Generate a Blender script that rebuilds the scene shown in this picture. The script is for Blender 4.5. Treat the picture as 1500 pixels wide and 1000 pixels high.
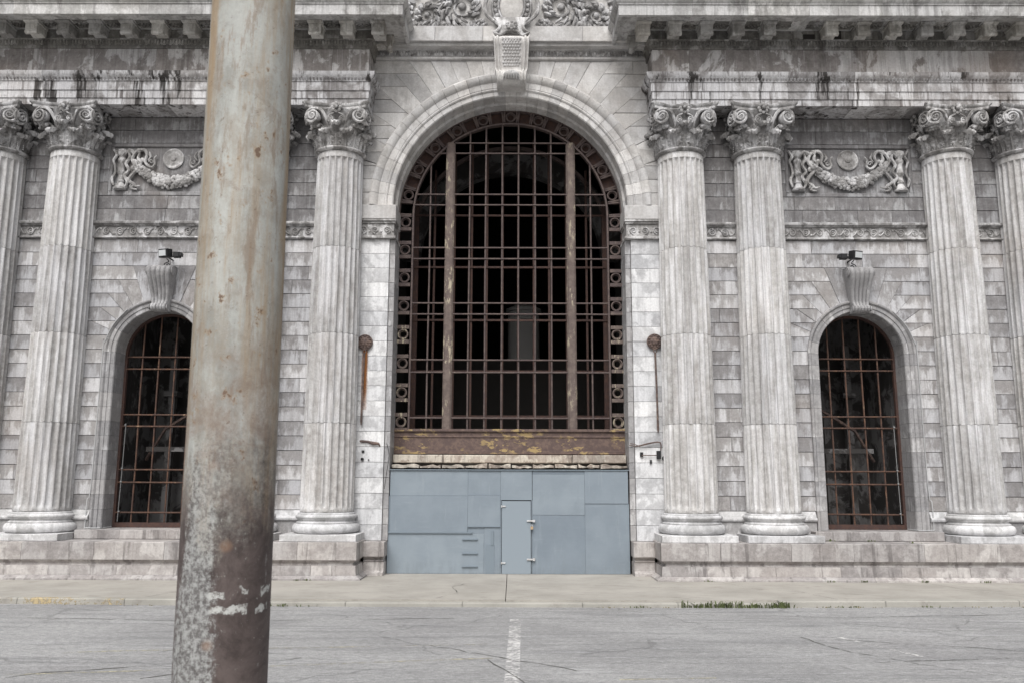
import bpy, math, random
from mathutils import Vector, Matrix
PI = math.pi
S = bpy.context.scene
for o in list(bpy.data.objects): bpy.data.objects.remove(o)
COL = S.collection
rng = random.Random(7)

# ------------------------------------------------------------------ camera
PITCH, ROLL, YAW = 0.1648, -0.0030, -0.0014
CAMX, CAMZ, CAMD = 0.092, 2.466, 22.30
cam = bpy.data.cameras.new('camera'); camo = bpy.data.objects.new('camera', cam); COL.objects.link(camo)
cam.sensor_width = 36; cam.lens = 36 * 1207.3 / 1500; cam.clip_end = 500
camo.matrix_world = (Matrix.Translation((CAMX, -CAMD, CAMZ)) @ Matrix.Rotation(-YAW, 4, 'Z') @ Matrix.Rotation(PITCH + PI / 2, 4, 'X')
                     @ Matrix.Rotation(-ROLL, 4, 'Z'))
cam.dof.use_dof = True; cam.dof.focus_distance = 22.0; cam.dof.aperture_fstop = 8.0
S.camera = camo
# ------------------------------------------------------------------ sky and sun (overcast)
w = bpy.data.worlds.new('World'); S.world = w; w.use_nodes = True
nt = w.node_tree; bg = nt.nodes['Background']
sky = nt.nodes.new('ShaderNodeTexSky'); sky.sky_type = 'NISHITA'; sky.sun_disc = False
SUN_EL, SUN_AZ = 52, 192
sky.sun_elevation = math.radians(SUN_EL); sky.sun_rotation = math.radians(SUN_AZ); sky.air_density = 1.2; sky.dust_density = 5; sky.ozone_density = 1
hs = nt.nodes.new('ShaderNodeHueSaturation'); hs.inputs['Saturation'].default_value = 0.32
nt.links.new(sky.outputs[0], hs.inputs['Color']); nt.links.new(hs.outputs[0], bg.inputs[0]); bg.inputs[1].default_value = 0.07
sl = bpy.data.lights.new('sun', 'SUN'); sl.energy = 1.5; sl.angle = math.radians(40); sl.color = (1.0, 0.995, 0.985)
so = bpy.data.objects.new('sun', sl); COL.objects.link(so)
az = math.radians(SUN_AZ); el = math.radians(SUN_EL)
sdir = Vector((math.sin(az) * math.cos(el), math.cos(az) * math.cos(el), math.sin(el)))
so.rotation_euler = sdir.to_track_quat('Z', 'Y').to_euler(); so.location = (0, -30, 40)
vs = S.view_settings; vs.view_transform = 'Standard'; vs.look = 'None'; vs.gamma = 1; vs.exposure = 0.80; vs.use_curve_mapping = False
S.cycles.max_bounces = 6

# ------------------------------------------------------------------ materials
class NT:
    def __init__(s, name):
        s.m = bpy.data.materials.new(name); s.m.use_nodes = True; s.t = s.m.node_tree; s.b = s.t.nodes['Principled BSDF']
        s.out = s.t.nodes['Material Output']
        s.pos = s.n('ShaderNodeNewGeometry').outputs['Position']; s._r = None
    def n(s, k, **kw):
        x = s.t.nodes.new(k)
        for a, b in kw.items(): setattr(x, a, b)
        return x
    def l(s, a, b): s.t.links.new(a, b)
    def put(s, sock, v):
        if hasattr(v, 'is_linked') or hasattr(v, 'links'): s.l(v, sock)
        else: sock.default_value = v
    @property
    def rnd(s):
        if s._r is None: s._r = s.n('ShaderNodeObjectInfo').outputs['Random']
        return s._r
    def math(s, op, a, b=0.0, clamp=False):
        x = s.n('ShaderNodeMath', operation=op, use_clamp=clamp); s.put(x.inputs[0], a); s.put(x.inputs[1], b); return x.outputs[0]
    def vec(s, scale=(1, 1, 1), off=None, src=None):
        x = s.n('ShaderNodeVectorMath', operation='MULTIPLY'); s.l(src or s.pos, x.inputs[0]); x.inputs[1].default_value = scale
        if off is None: return x.outputs[0]
        y = s.n('ShaderNodeVectorMath', operation='ADD'); s.l(x.outputs[0], y.inputs[0])
        if isinstance(off, tuple): y.inputs[1].default_value = off
        else:
            c = s.n('ShaderNodeCombineXYZ'); s.l(off, c.inputs[0]); s.l(off, c.inputs[1]); s.l(off, c.inputs[2]); s.l(c.outputs[0], y.inputs[1])
        return y.outputs[0]
    def noise(s, v, scale, detail=4, rough=.55, dist=0):
        x = s.n('ShaderNodeTexNoise'); s.l(v, x.inputs['Vector']); x.inputs['Scale'].default_value = scale
        x.inputs['Detail'].default_value = detail; x.inputs['Roughness'].default_value = rough; x.inputs['Distortion'].default_value = dist
        return x.outputs['Fac']
    def ramp(s, v, a, b, lo=0.0, hi=1.0):
        x = s.n('ShaderNodeMapRange'); x.interpolation_type = 'SMOOTHSTEP'; s.put(x.inputs[0], v)
        x.inputs[1].default_value = a; x.inputs[2].default_value = b; x.inputs[3].default_value = lo; x.inputs[4].default_value = hi
        return x.outputs[0]
    def mix(s, f, a, b, mode='MIX'):
        x = s.n('ShaderNodeMix', data_type='RGBA', blend_type=mode)
        s.put(x.inputs[0], f)
        for i, v in ((6, a), (7, b)):
            if isinstance(v, tuple): x.inputs[i].default_value = (*v, 1)
            else: s.l(v, x.inputs[i])
        return x.outputs[2]
    def done(s, col, rough=.85, bump=None, bs=.3, bd=.01, metal=0.0, spec=.3):
        if isinstance(col, tuple): s.b.inputs['Base Color'].default_value = (*col, 1)
        else: s.l(col, s.b.inputs['Base Color'])
        s.put(s.b.inputs['Roughness'], rough); s.b.inputs['Metallic'].default_value = metal; s.b.inputs['Specular IOR Level'].default_value = spec
        if bump is not None:
            b = s.n('ShaderNodeBump'); b.inputs['Strength'].default_value = bs; b.inputs['Distance'].default_value = bd
            s.l(bump, b.inputs['Height']); s.l(b.outputs[0], s.b.inputs['Normal'])
        return s.m

def stone(name, dark, mid, light, patch=(.50, .56), streak=.6, perobj=.35, warm=0.3, soot=.25, sootcol=(.07, .062, .06), pscale=1.7, pvec=(1, 1, .8), gz=0.0):
    t = NT(name)
    off = t.math('MULTIPLY', t.rnd, 37.0)
    pv = t.vec(pvec, off)
    pn = t.noise(pv, pscale, 8, .62, .35)
    if gz:
        g_ = t.n('ShaderNodeTexCoord').outputs['Generated']; sz = t.n('ShaderNodeSeparateXYZ'); t.l(g_, sz.inputs[0])
        p2 = t.noise(t.vec((5.5, 5.5, 1.1), off), 1.0, 7, .68, .4)
        pn = t.math('ADD', t.math('MULTIPLY', pn, .55), t.math('MULTIPLY', p2, .45))
        pn = t.math('ADD', pn, t.math('MULTIPLY', t.math('SUBTRACT', .55, sz.outputs[2]), gz))
    pm = t.ramp(pn, *patch)
    st = t.noise(t.vec((6.5, 6.5, .38)), 1.0, 6, .62, .2)
    st2 = t.noise(t.vec((13, 13, .40)), 1.0, 3, .6)
    big = t.noise(t.vec(), .42, 4, .6)
    fine = t.noise(t.vec(), 19, 7, .78)
    med = t.noise(t.vec((1, 1, 1), off), 5.5, 6, .66)
    c = t.mix(t.ramp(med, .3, .7), dark, mid)
    c = t.mix(t.math('MULTIPLY', t.ramp(t.rnd, 0, 1), perobj), c, mid)
    c = t.mix(t.math('MULTIPLY', pm, t.ramp(st, .32, .62, .35, 1.0)), c, light)
    c = t.mix(t.math('MULTIPLY', t.ramp(st, .50, .68), streak), c, dark)
    c = t.mix(t.math('MULTIPLY', t.ramp(st2, .56, .74), streak * .55), c, light)
    c = t.mix(t.math('MULTIPLY', t.ramp(t.noise(t.vec((2.9, 2.9, .20), (5.1, 2, 9)), 1.0, 6, .65), .555, .625), soot), c, sootcol)
    c = t.mix(t.math('MULTIPLY', t.ramp(big, .52, .72), warm), c, (dark[0] * 1.35, dark[1] * 1.18, dark[2] * 1.02))
    rc = t.mix(t.ramp(t.math('FRACT', t.math('MULTIPLY', t.rnd, 7.31)), 0, 1), (.74, .74, .755), (1.24, 1.22, 1.19))
    c = t.mix(perobj, c, t.mix(1.0, c, rc, 'MULTIPLY'))
    c = t.mix(1.0, c, t.mix(t.ramp(fine, .3, .7), (.86, .86, .86), (1.10, 1.10, 1.10)), 'MULTIPLY')
    spots = t.ramp(t.noise(t.vec(), 11, 5, .75), .70, .76)
    c = t.mix(t.math('MULTIPLY', spots, .55), c, (.10, .09, .085))
    h = t.math('ADD', t.math('MULTIPLY', fine, .5), t.math('MULTIPLY', med, 1.2))
    return t.done(c, .88, h, .55, .012)

MAT = {}
MAT['ashlar'] = stone('weathered grey ashlar', (.225, .215, .214), (.335, .326, .326), (.58, .582, .60), (.465, .55), .35, .6, .25, .14, gz=.09, pscale=1.3)
MAT['ashlar_up'] = stone('sooty upper ashlar', (.15, .144, .145), (.245, .238, .24), (.42, .422, .43), (.50, .60), .65, .35, .35, .4, gz=.08)
MAT['pale'] = stone('pale limestone', (.38, .368, .358), (.51, .498, .487), (.62, .612, .607), (.44, .56), .25, .45, .14, .08, pscale=1.1)
MAT['pier'] = stone('whitewashed pier limestone', (.40, .40, .41), (.55, .553, .562), (.74, .745, .755), (.43, .53), .15, .45, .03, .08, pscale=1.9)
MAT['surround'] = stone('grey window surround stone', (.245, .24, .243), (.36, .355, .358), (.54, .538, .545), (.53, .60), .4, .5, .12, .15, gz=.05)
MAT['shaft'] = stone('streaked column stone', (.33, .315, .305), (.53, .525, .52), (.70, .70, .712), (.44, .62), .5, .3, .14, .22, pscale=2.2, pvec=(1.5, 1.5, .16))
MAT['base'] = stone('column base stone', (.36, .358, .36), (.50, .50, .505), (.68, .68, .69), (.47, .56), .25, .4, .06, .12)
MAT['entab'] = stone('streaked entablature stone', (.17, .157, .154), (.40, .39, .388), (.68, .678, .69), (.46, .54), 1.0, .4, .25, .95, (.038, .034, .032), pscale=1.2)
MAT['frieze'] = stone('stained frieze stone', (.165, .15, .143), (.28, .262, .254), (.58, .572, .572), (.49, .53), .6, .45, .4, .35, pscale=.9)
MAT['cornice'] = stone('sooty cornice stone', (.09, .087, .08), (.23, .224, .21), (.40, .395, .385), (.52, .60), .6, .6, .25, .6)
MAT['corona'] = stone('pale weathered corona stone', (.26, .255, .248), (.46, .455, .445), (.62, .615, .61), (.46, .54), .7, .45, .15, .4)
MAT['carved'] = stone('carved grey stone', (.15, .144, .14), (.35, .342, .338), (.66, .655, .66), (.47, .58), .4, .3, .06, .2, pscale=3)
MAT['granite'] = stone('dirty pinkish granite', (.26, .242, .236), (.385, .362, .352), (.50, .48, .468), (.48, .58), .35, .45, .12, .45)
MAT['sill'] = stone('broken buff sill stone', (.17, .13, .11), (.42, .37, .32), (.56, .52, .45), (.46, .54), .3, .4, .3, .3, pscale=4)
MAT['modil'] = stone('weathered bracket stone', (.20, .195, .18), (.40, .39, .37), (.58, .575, .56), (.45, .55), .5, .8, .2, .25)
MAT['mortar'] = NT('dark joint').done((.10, .095, .09), .95)

def iron(name, base, rust, flake=None, fl=(.5, .56), rs=(.42, .62), stretch=(9, 9, 2.5)):
    t = NT(name); a = t.noise(t.vec(), 7, 8, .7); b = t.noise(t.vec(stretch), 1.0, 7, .72)
    c = t.mix(t.ramp(a, *rs), base, rust)
    if flake: c = t.mix(t.math('MULTIPLY', t.ramp(b, *fl), t.ramp(t.noise(t.vec(), 1.1, 3), .45, .55)), c, flake)
    return t.done(c, .75, a, .5, .006, 0.0, .35)
MAT['iron'] = iron('brown painted iron', (.088, .066, .064), (.125, .095, .085), (.24, .21, .17), (.66, .72))
MAT['mull'] = iron('flaking brown iron', (.115, .088, .080), (.165, .13, .112), (.40, .35, .26), (.53, .58))
MAT['panel'] = iron('flaking rusty panel', (.10, .070, .064), (.15, .105, .088), (.34, .25, .12), (.535, .565), stretch=(3.2, 3.2, 7))
MAT['rust'] = iron('orange rusted bars', (.075, .045, .036), (.135, .072, .046), (.30, .20, .13), (.57, .68), (.45, .62))
MAT['rustframe'] = iron('rusted frame', (.06, .036, .032), (.085, .046, .035))
MAT['medal'] = iron('rusted cast iron', (.09, .065, .06), (.17, .12, .10))
MAT['steel'] = iron('pale galvanised fittings', (.55, .56, .57), (.40, .38, .36))
MAT['brass'] = iron('worn brass padlock', (.45, .30, .16), (.35, .33, .30))
MAT['black'] = NT('black housing').done((.02, .02, .022), .5, None)
MAT['lens'] = NT('floodlight glass').done((.55, .57, .58), .25, None, spec=.6)
MAT['conduit'] = NT('pale conduit').done((.46, .465, .47), .6)
MAT['chain'] = NT('dull chain').done((.26, .26, .26), .6)

def blue():
    t = NT('blue grey board paint')
    g = t.noise(t.vec((1.2, 1, 9)), 1.6, 5, .65); a = t.noise(t.vec(), 1.4, 6, .6)
    c = t.mix(t.ramp(a, .3, .7), (.20, .237, .272), (.232, .272, .308))
    c = t.mix(t.math('MULTIPLY', t.ramp(g, .55, .75), .3), c, (.285, .325, .36))
    rc = t.mix(t.rnd, (.90, .91, .93), (1.10, 1.09, 1.08)); c = t.mix(1.0, c, rc, 'MULTIPLY')
    sc = t.ramp(t.noise(t.vec((4, 4, 1.2)), 3.2, 8, .8), .68, .72); c = t.mix(t.math('MULTIPLY', sc, .5), c, (.15, .19, .22))
    lo = t.n('ShaderNodeSeparateXYZ'); t.l(t.pos, lo.inputs[0])
    d = t.math('MULTIPLY', t.ramp(lo.outputs[2], .55, .0), t.ramp(t.noise(t.vec((3, 3, 1)), 2, 6, .7), .42, .6))
    c = t.mix(t.math('MULTIPLY', d, .25), c, (.17, .19, .20))
    sm = t.ramp(t.noise(t.vec((1.2, 1, .5), (8, 1, 3)), 2.2, 8, .72), .55, .62); c = t.mix(t.math('MULTIPLY', sm, .30), c, (.20, .235, .265))
    sm = t.ramp(t.noise(t.vec((3, 3, .35), (2, 1, 3)), 2.0, 6, .7), .58, .68); c = t.mix(t.math('MULTIPLY', sm, .30), c, (.30, .34, .37))
    fl = t.ramp(t.noise(t.vec((1, 1, 1), (5, 5, 5)), 24, 4, .8), .68, .72); c = t.mix(t.math('MULTIPLY', fl, .5), c, (.15, .17, .185))
    return t.done(c, .62, t.math('ADD', g, a), .35, .006)
MAT['blue'] = blue()
MAT['door'] = NT('door paint').done((.25, .292, .33), .55)
MAT['bluedark'] = NT('blue batten paint').done((.19, .228, .262), .6)

def asphalt():
    t = NT('old asphalt')
    a = t.noise(t.vec(), .35, 6, .6); f = t.noise(t.vec(), 55, 4, .8); st = t.noise(t.vec((.35, 3.2, 1)), 1.1, 7, .65, .4)
    c = t.mix(t.ramp(a, .3, .7), (.262, .260, .260), (.345, .343, .34))
    c = t.mix(t.math('MULTIPLY', t.ramp(st, .48, .66), .5), c, (.175, .175, .18))
    c = t.mix(t.math('MULTIPLY', t.ramp(t.noise(t.vec((.5, 4.5, 1), (3, 3, 3)), 1.2, 8, .75), .54, .66), .55), c, (.42, .42, .425))
    c = t.mix(1.0, c, t.mix(t.ramp(f, .25, .75), (.62, .62, .62), (1.35, 1.35, 1.35)), 'MULTIPLY')
    g2 = t.noise(t.vec((6, 14, 1)), 1.6, 8, .8); c = t.mix(1.0, c, t.mix(t.ramp(g2, .32, .68), (.72, .72, .72), (1.25, 1.25, 1.25)), 'MULTIPLY')
    pb = t.ramp(t.noise(t.vec((1, 1.6, 1)), 9, 4, .85), .70, .74); c = t.mix(t.math('MULTIPLY', pb, .6), c, (.55, .55, .54))
    dk = t.ramp(t.noise(t.vec((1, 3, 1), (9, 9, 9)), 1.1, 8, .75), .62, .67); c = t.mix(t.math('MULTIPLY', dk, .4), c, (.12, .12, .12))
    vw = t.n('ShaderNodeTexVoronoi', feature='DISTANCE_TO_EDGE'); vw.inputs['Scale'].default_value = .33
    dv = t.n('ShaderNodeVectorMath', operation='ADD'); nz = t.n('ShaderNodeTexNoise'); nz.inputs['Scale'].default_value = 1.3; nz.inputs['Detail'].default_value = 7
    t.l(t.pos, nz.inputs['Vector']); sc = t.vec((.9, .9, 0), None, nz.outputs['Color']); t.l(t.vec((.75, 1.25, 1)), dv.inputs[0]); t.l(sc, dv.inputs[1]); t.l(dv.outputs[0], vw.inputs['Vector'])
    cr = t.math('MULTIPLY', t.ramp(vw.outputs['Distance'], .010, .003), t.ramp(t.noise(t.vec(), .5, 4), .42, .52))
    c = t.mix(t.math('MULTIPLY', cr, .30), c, (.10, .098, .097))
    h = t.math('SUBTRACT', f, t.math('MULTIPLY', cr, 3.0))
    return t.done(c, .9, h, .6, .006)
MAT['asphalt'] = asphalt()
def concrete(name, a, b, dk):
    t = NT(name); n1 = t.noise(t.vec(), .8, 6, .6); f = t.noise(t.vec(), 40, 4, .75)
    c = t.mix(t.ramp(n1, .3, .7), a, b)
    c = t.mix(t.math('MULTIPLY', t.ramp(t.noise(t.vec((1, 2, 1), (4, 4, 4)), 1.5, 8, .7), .52, .7), .6), c, dk)
    c = t.mix(1.0, c, t.mix(f, (.85, .85, .85), (1.12, 1.12, 1.12)), 'MULTIPLY')
    st = t.ramp(t.noise(t.vec((1, 3.0, 1), (1, 7, 2)), 2.6, 9, .78), .55, .66); c = t.mix(t.math('MULTIPLY', st, .45), c, dk)
    sp = t.ramp(t.noise(t.vec((1, 1.5, 1)), 13, 5, .8), .68, .72); c = t.mix(t.math('MULTIPLY', sp, .6), c, (.13, .12, .11))
    return t.done(c, .9, f, .4, .004)
MAT['concrete'] = concrete('pavement concrete', (.325, .308, .278), (.41, .388, .352), (.23, .215, .192))
MAT['kerb'] = concrete('kerb concrete', (.32, .31, .28), (.40, .385, .35), (.22, .20, .18))
def flaky(name, col, lo, hi, sc=9):
    t = NT(name); t.b.inputs['Base Color'].default_value = (*col, 1); t.b.inputs['Roughness'].default_value = .85
    tr = t.n('ShaderNodeBsdfTransparent'); mx = t.n('ShaderNodeMixShader')
    n = t.math('ADD', t.math('MULTIPLY', t.noise(t.vec((1, 2.2, 1)), sc, 8, .75), .6), t.math('MULTIPLY', t.noise(t.vec(), 1.1, 4), .4))
    t.l(t.ramp(n, lo, hi), mx.inputs[0]); t.l(tr.outputs[0], mx.inputs[1]); t.l(t.b.outputs[0], mx.inputs[2]); t.l(mx.outputs[0], t.out.inputs[0])
    return t.m
MAT['yellowkerb'] = flaky('worn yellow kerb paint', (.46, .37, .22), .49, .58)
MAT['lineY'] = flaky('faded yellow line', (.47, .44, .33), .47, .60)
MAT['lineW'] = flaky('faded white stripe', (.60, .59, .58), .43, .56)
MAT['crack'] = flaky('crack in asphalt', (.09, .088, .08), .44, .52, 6)
MAT['weed'] = NT('weed green').done((.095, .115, .045), .7)
MAT['dryweed'] = NT('dry weed').done((.20, .17, .09), .8)

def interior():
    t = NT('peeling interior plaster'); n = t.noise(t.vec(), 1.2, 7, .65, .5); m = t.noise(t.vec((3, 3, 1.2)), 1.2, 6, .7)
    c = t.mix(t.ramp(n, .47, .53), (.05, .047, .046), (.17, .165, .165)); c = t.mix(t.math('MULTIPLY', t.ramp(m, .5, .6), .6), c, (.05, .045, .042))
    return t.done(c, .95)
MAT['interior'] = interior()
MAT['kiosk'] = NT('pale kiosk').done((.42, .41, .40), .9)
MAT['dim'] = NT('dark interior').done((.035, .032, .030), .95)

def pole_mat():
    t = NT('rusting galvanised pole')
    z = t.n('ShaderNodeSeparateXYZ'); t.l(t.pos, z.inputs[0]); zz = z.outputs[2]
    cl = t.noise(t.vec((9, 9, 1.6)), 1.0, 7, .65, .3); sp = t.noise(t.vec(), 60, 6, .85); bl = t.noise(t.vec(), 7.5, 8, .75, .4); vf = t.noise(t.vec(), 170, 3, .8)
    side = t.math('DIVIDE', t.math('SUBTRACT', z.outputs[0], PX), .13)
    c = t.mix(t.ramp(cl, .35, .65), (.27, .262, .24), (.44, .435, .41))
    c = t.mix(t.math('MULTIPLY', t.ramp(t.noise(t.vec((6, 6, 6), (2, 2, 2)), 1.0, 8, .75), .42, .62), .5), c, (.50, .50, .48))
    ed = t.math('ADD', t.math('MULTIPLY', t.ramp(side, -.35, -.95), .45), t.math('MULTIPLY', t.ramp(side, .35, .95), .45))
    c = t.mix(t.math('MULTIPLY', t.ramp(t.math('ADD', t.noise(t.vec((12, 12, .8), (7, 7, 1)), 1.0, 8, .75), t.math('MULTIPLY', ed, .30)), .48, .74), .80), c, (.32, .21, .11))
    c = t.mix(t.math('MULTIPLY', t.ramp(t.noise(t.vec((5, 5, 3), (3, 9, 4)), 1.0, 9, .78), .50, .62), .45), c, (.27, .225, .175))
    c = t.mix(t.math('MULTIPLY', t.ramp(t.noise(t.vec((16, 16, 3.0), (1, 5, 1)), 1.0, 8, .75), .53, .62), .6), c, (.22, .155, .11))
    c = t.mix(t.math('MULTIPLY', t.ramp(bl, .56, .64), .45), c, (.24, .19, .15))
    pit = t.math('MULTIPLY', t.ramp(sp, .60, .64), t.ramp(bl, .42, .55)); c = t.mix(t.math('MULTIPLY', pit, .85), c, (.12, .07, .045))
    for sc_, th_ in ((21, .665), (13, .675)):
        q = t.noise(t.vec((1, 1, .8), (sc_, 3, 5)), sc_, 4, .7); c = t.mix(t.math('MULTIPLY', t.ramp(q, th_ - .05, th_), .5), c, (.30, .19, .10)); c = t.mix(t.math('MULTIPLY', t.ramp(q, th_, th_ + .02), .85), c, (.13, .075, .05))
    # bare brown steel lower down: gradual, speckled, with a grey galvanised tongue on the left
    edge = t.math('ADD', t.math('ADD', zz, t.math('MULTIPLY', t.math('SUBTRACT', t.noise(t.vec((7, 7, 2.4)), 1.0, 8, .75), .5), .9)), t.math('MULTIPLY', t.math('SUBTRACT', sp, .5), .5))
    low = t.ramp(edge, 2.66, 2.24)
    br = t.mix(t.ramp(bl, .35, .65), (.055, .040, .037), (.125, .095, .088))
    ga = t.mix(t.ramp(sp, .42, .58), (.12, .11, .108), (.38, .375, .365))
    keep = t.ramp(t.math('ADD', t.math('ADD', t.noise(t.vec((11, 11, 1.2), (1.3, 4, 2)), 1.0, 7, .7), t.math('MULTIPLY', t.math('SUBTRACT', sp, .5), .5)), t.math('MULTIPLY', t.math('ABSOLUTE', t.math('ADD', side, .35)), -.22)), .36, .50)
    br = t.mix(t.math('MULTIPLY', keep, .9), br, ga)
    br = t.mix(t.math('MULTIPLY', t.ramp(sp, .63, .66), .7), br, (.46, .45, .43))
    for zc_, xc_ in ((2.02, .0), (2.28, .25), (2.50, -.1)):
        rz = t.math('POWER', t.math('ADD', t.math('POWER', t.math('SUBTRACT', zz, zc_), 2.0), t.math('POWER', t.math('MULTIPLY', t.math('SUBTRACT', side, xc_), .13), 2.0)), .5)
        br = t.mix(t.math('MULTIPLY', t.ramp(t.math('ADD', rz, t.math('MULTIPLY', t.math('SUBTRACT', bl, .5), .04)), .022, .004), .6), br, (.25, .15, .10))
    c = t.mix(t.math('MULTIPLY', t.math('MULTIPLY', t.ramp(edge, 2.95, 2.5), t.ramp(bl, .42, .60)), .55), c, (.20, .13, .095))
    c = t.mix(low, c, br)
    sw = t.math('ADD', zz, t.math('MULTIPLY', t.math('SUBTRACT', t.noise(t.vec((14, 14, 14)), 1.0, 6, .7), .5), .085))
    for zc in (2.155, 2.105):
        band = t.math('MULTIPLY', t.ramp(sw, zc - .012, zc - .009), t.ramp(sw, zc + .012, zc + .009))
        band = t.math('MULTIPLY', band, t.ramp(t.noise(t.vec((22, 22, 7), (zc * 7, 1, 1)), 1.0, 3), .48, .52))
        xx = t.ramp(z.outputs[0], PX - .02, PX + .01)
        c = t.mix(t.math('MULTIPLY', band, xx), c, t.mix(t.ramp(sp, .40, .52), (.16, .14, .13), (.52, .51, .49)))
    c = t.mix(1.0, c, t.mix(vf, (.80, .85, .85), (1.12, 1.12, 1.12)), 'MULTIPLY')
    return t.done(c, .68, t.math('ADD', sp, t.math('MULTIPLY', bl, 2)), .35, .003, 0.0, .4)

# ------------------------------------------------------------------ mesh helpers
def inset(poly, d):
    n = len(poly); out = []
    ar = sum(poly[i][0] * poly[(i + 1) % n][1] - poly[(i + 1) % n][0] * poly[i][1] for i in range(n))
    s = 1 if ar > 0 else -1
    L = []
    for i in range(n):
        a, b = poly[i], poly[(i + 1) % n]; dx, dy = b[0] - a[0], b[1] - a[1]; l = math.hypot(dx, dy) or 1e-9
        nx, ny = -dy / l * s, dx / l * s
        L.append((a[0] + nx * d, a[1] + ny * d, dx / l, dy / l))
    for i in range(n):
        x1, y1, a1, b1 = L[i - 1]; x2, y2, a2, b2 = L[i]; det = a1 * b2 - b1 * a2
        if abs(det) < 1e-6: out.append((x2, y2)); continue
        t = ((x2 - x1) * b2 - (y2 - y1) * a2) / det
        out.append((x1 + a1 * t, y1 + b1 * t))
    return out

class MB:
    def __init__(s): s.v = []; s.f = []
    def add(s, v, f):
        o = len(s.v); s.v += [tuple(p) for p in v]; s.f += [tuple(i + o for i in q) for q in f]
    def box(s, x0, x1, y0, y1, z0, z1, ch=0.0):
        if ch: return s.block([(x0, z0), (x1, z0), (x1, z1), (x0, z1)], y0, y1, 0, ch)
        v = [(x, y, z) for x in (x0, x1) for y in (y0, y1) for z in (z0, z1)]
        s.add(v, [(0, 1, 3, 2), (4, 6, 7, 5), (0, 4, 5, 1), (2, 3, 7, 6), (0, 2, 6, 4), (1, 5, 7, 3)])
    def block(s, poly, yf, yb, gap=.006, ch=.010, jit=0.0):
        """a dressed stone: polygon in X-Z, front at yf, back at yb, chamfered front arris"""
        ar = sum(poly[i][0] * poly[(i + 1) % len(poly)][1] - poly[(i + 1) % len(poly)][0] * poly[i][1] for i in range(len(poly)))
        if ar < 0: poly = poly[::-1]
        a = inset(poly, gap); b = inset(poly, gap + ch); n = len(a)
        j = lambda: rng.uniform(-jit, jit)
        v = [(x, yb, z) for x, z in a] + [(x, yf + ch, z) for x, z in a] + [(x + j(), yf + abs(j()) * .5, z + j()) for x, z in b]
        f = [tuple(range(2 * n, 3 * n)), tuple(range(n))[::-1]]
        for k in (0, 1):
            for i in range(n):
                q = (i + 1) % n; f.append((k * n + i, k * n + q, (k + 1) * n + q, (k + 1) * n + i))
        s.add(v, f)
    def rings(s, R, close=True, cap=True):
        n = len(R[0]); f = []
        for k in range(len(R) - 1):
            for i in range(n if close else n - 1):
                q = (i + 1) % n; f.append((k * n + i, k * n + q, (k + 1) * n + q, (k + 1) * n + i))
        if cap and close: f += [tuple(range(n))[::-1], tuple(range((len(R) - 1) * n, len(R) * n))]
        s.add([p for r in R for p in r], f)
    def lathe(s, prof, c=(0, 0, 0), n=32, ax='Z', sy=1.0):
        R = []
        for r, h in prof:
            ring = []
            for i in range(n):
                a = 2 * PI * i / n; x, y = r * math.cos(a), r * math.sin(a) * sy
                ring.append((c[0] + x, c[1] + y, c[2] + h) if ax == 'Z' else (c[0] + x, c[1] - h, c[2] + y))
            R.append(ring)
        if ax != 'Z': R = [r[::-1] for r in R]; R = [r for r in R]
        s.rings(R)
    def tube(s, pts, r, n=6, ry=None, closed=False):
        if 4 <= len(pts) <= 12 and not closed:      # Catmull-Rom smoothing of short bent rods
            Q = [Vector(p) for p in pts]; rl = list(r) if isinstance(r, (list, tuple)) else [r] * len(Q); np_, nr = [], []
            for i in range(len(Q) - 1):
                p0, p1, p2, p3 = Q[max(i - 1, 0)], Q[i], Q[i + 1], Q[min(i + 2, len(Q) - 1)]
                for k in range(3):
                    t = k / 3; np_.append(.5 * ((2 * p1) + (p2 - p0) * t + (2 * p0 - 5 * p1 + 4 * p2 - p3) * t * t + (3 * p1 - p0 - 3 * p2 + p3) * t ** 3)); nr.append(rl[i] * (1 - t) + rl[i + 1] * t)
            np_.append(Q[-1]); nr.append(rl[-1]); pts, r = np_, nr
        R = []; N = len(pts); P = [Vector(p) for p in pts]
        for i, p in enumerate(P):
            a = P[i - 1] if (i or closed) else P[i]; b = P[(i + 1) % N] if (i < N - 1 or closed) else P[i]
            t = (b - a).normalized() if (b - a).length > 1e-9 else Vector((0, 0, 1))
            up = Vector((0, 1, 0)) if abs(t.y) < .9 else Vector((1, 0, 0))
            u = t.cross(up).normalized(); w_ = u.cross(t).normalized()
            rr = r[i] if isinstance(r, (list, tuple)) else r
            R.append([p + u * math.cos(2 * PI * k / n) * rr + w_ * math.sin(2 * PI * k / n) * rr for k in range(n)])
        if closed: R.append(R[0]); s.rings(R, True, False)
        else: s.rings(R)
    def ball(s, c, r, sx=1, sy=1, sz=1, n=7, m=5):
        R = []
        for k in range(1, m):
            a = PI * k / m; R.append([(c[0] + r * sx * math.sin(a) * math.cos(2 * PI * i / n), c[1] + r * sy * math.sin(a) * math.sin(2 * PI * i / n), c[2] + r * sz * math.cos(a)) for i in range(n)])
        s.rings(R[::-1])
    def spiral(s, c, r0, turns, dirn=1, a0=0, tr=.02, n=26, flip=1, rot=0, depth=0):
        """volute ridge in the X-Z plane (turned by rot about Z through c)"""
        pts = []; rad = []
        for i in range(n + 1):
            t = i / n; rr = r0 * (1 - t) ** 1.0 + .12 * r0 * t; a = a0 + dirn * 2 * PI * turns * t
            x = rr * math.cos(a) * flip; z = rr * math.sin(a)
            pts.append((c[0] + x * math.cos(rot), c[1] + x * math.sin(rot) - depth * t, c[2] + z)); rad.append(tr * (1 - .5 * t))
        s.tube(pts, rad, 5)
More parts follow.
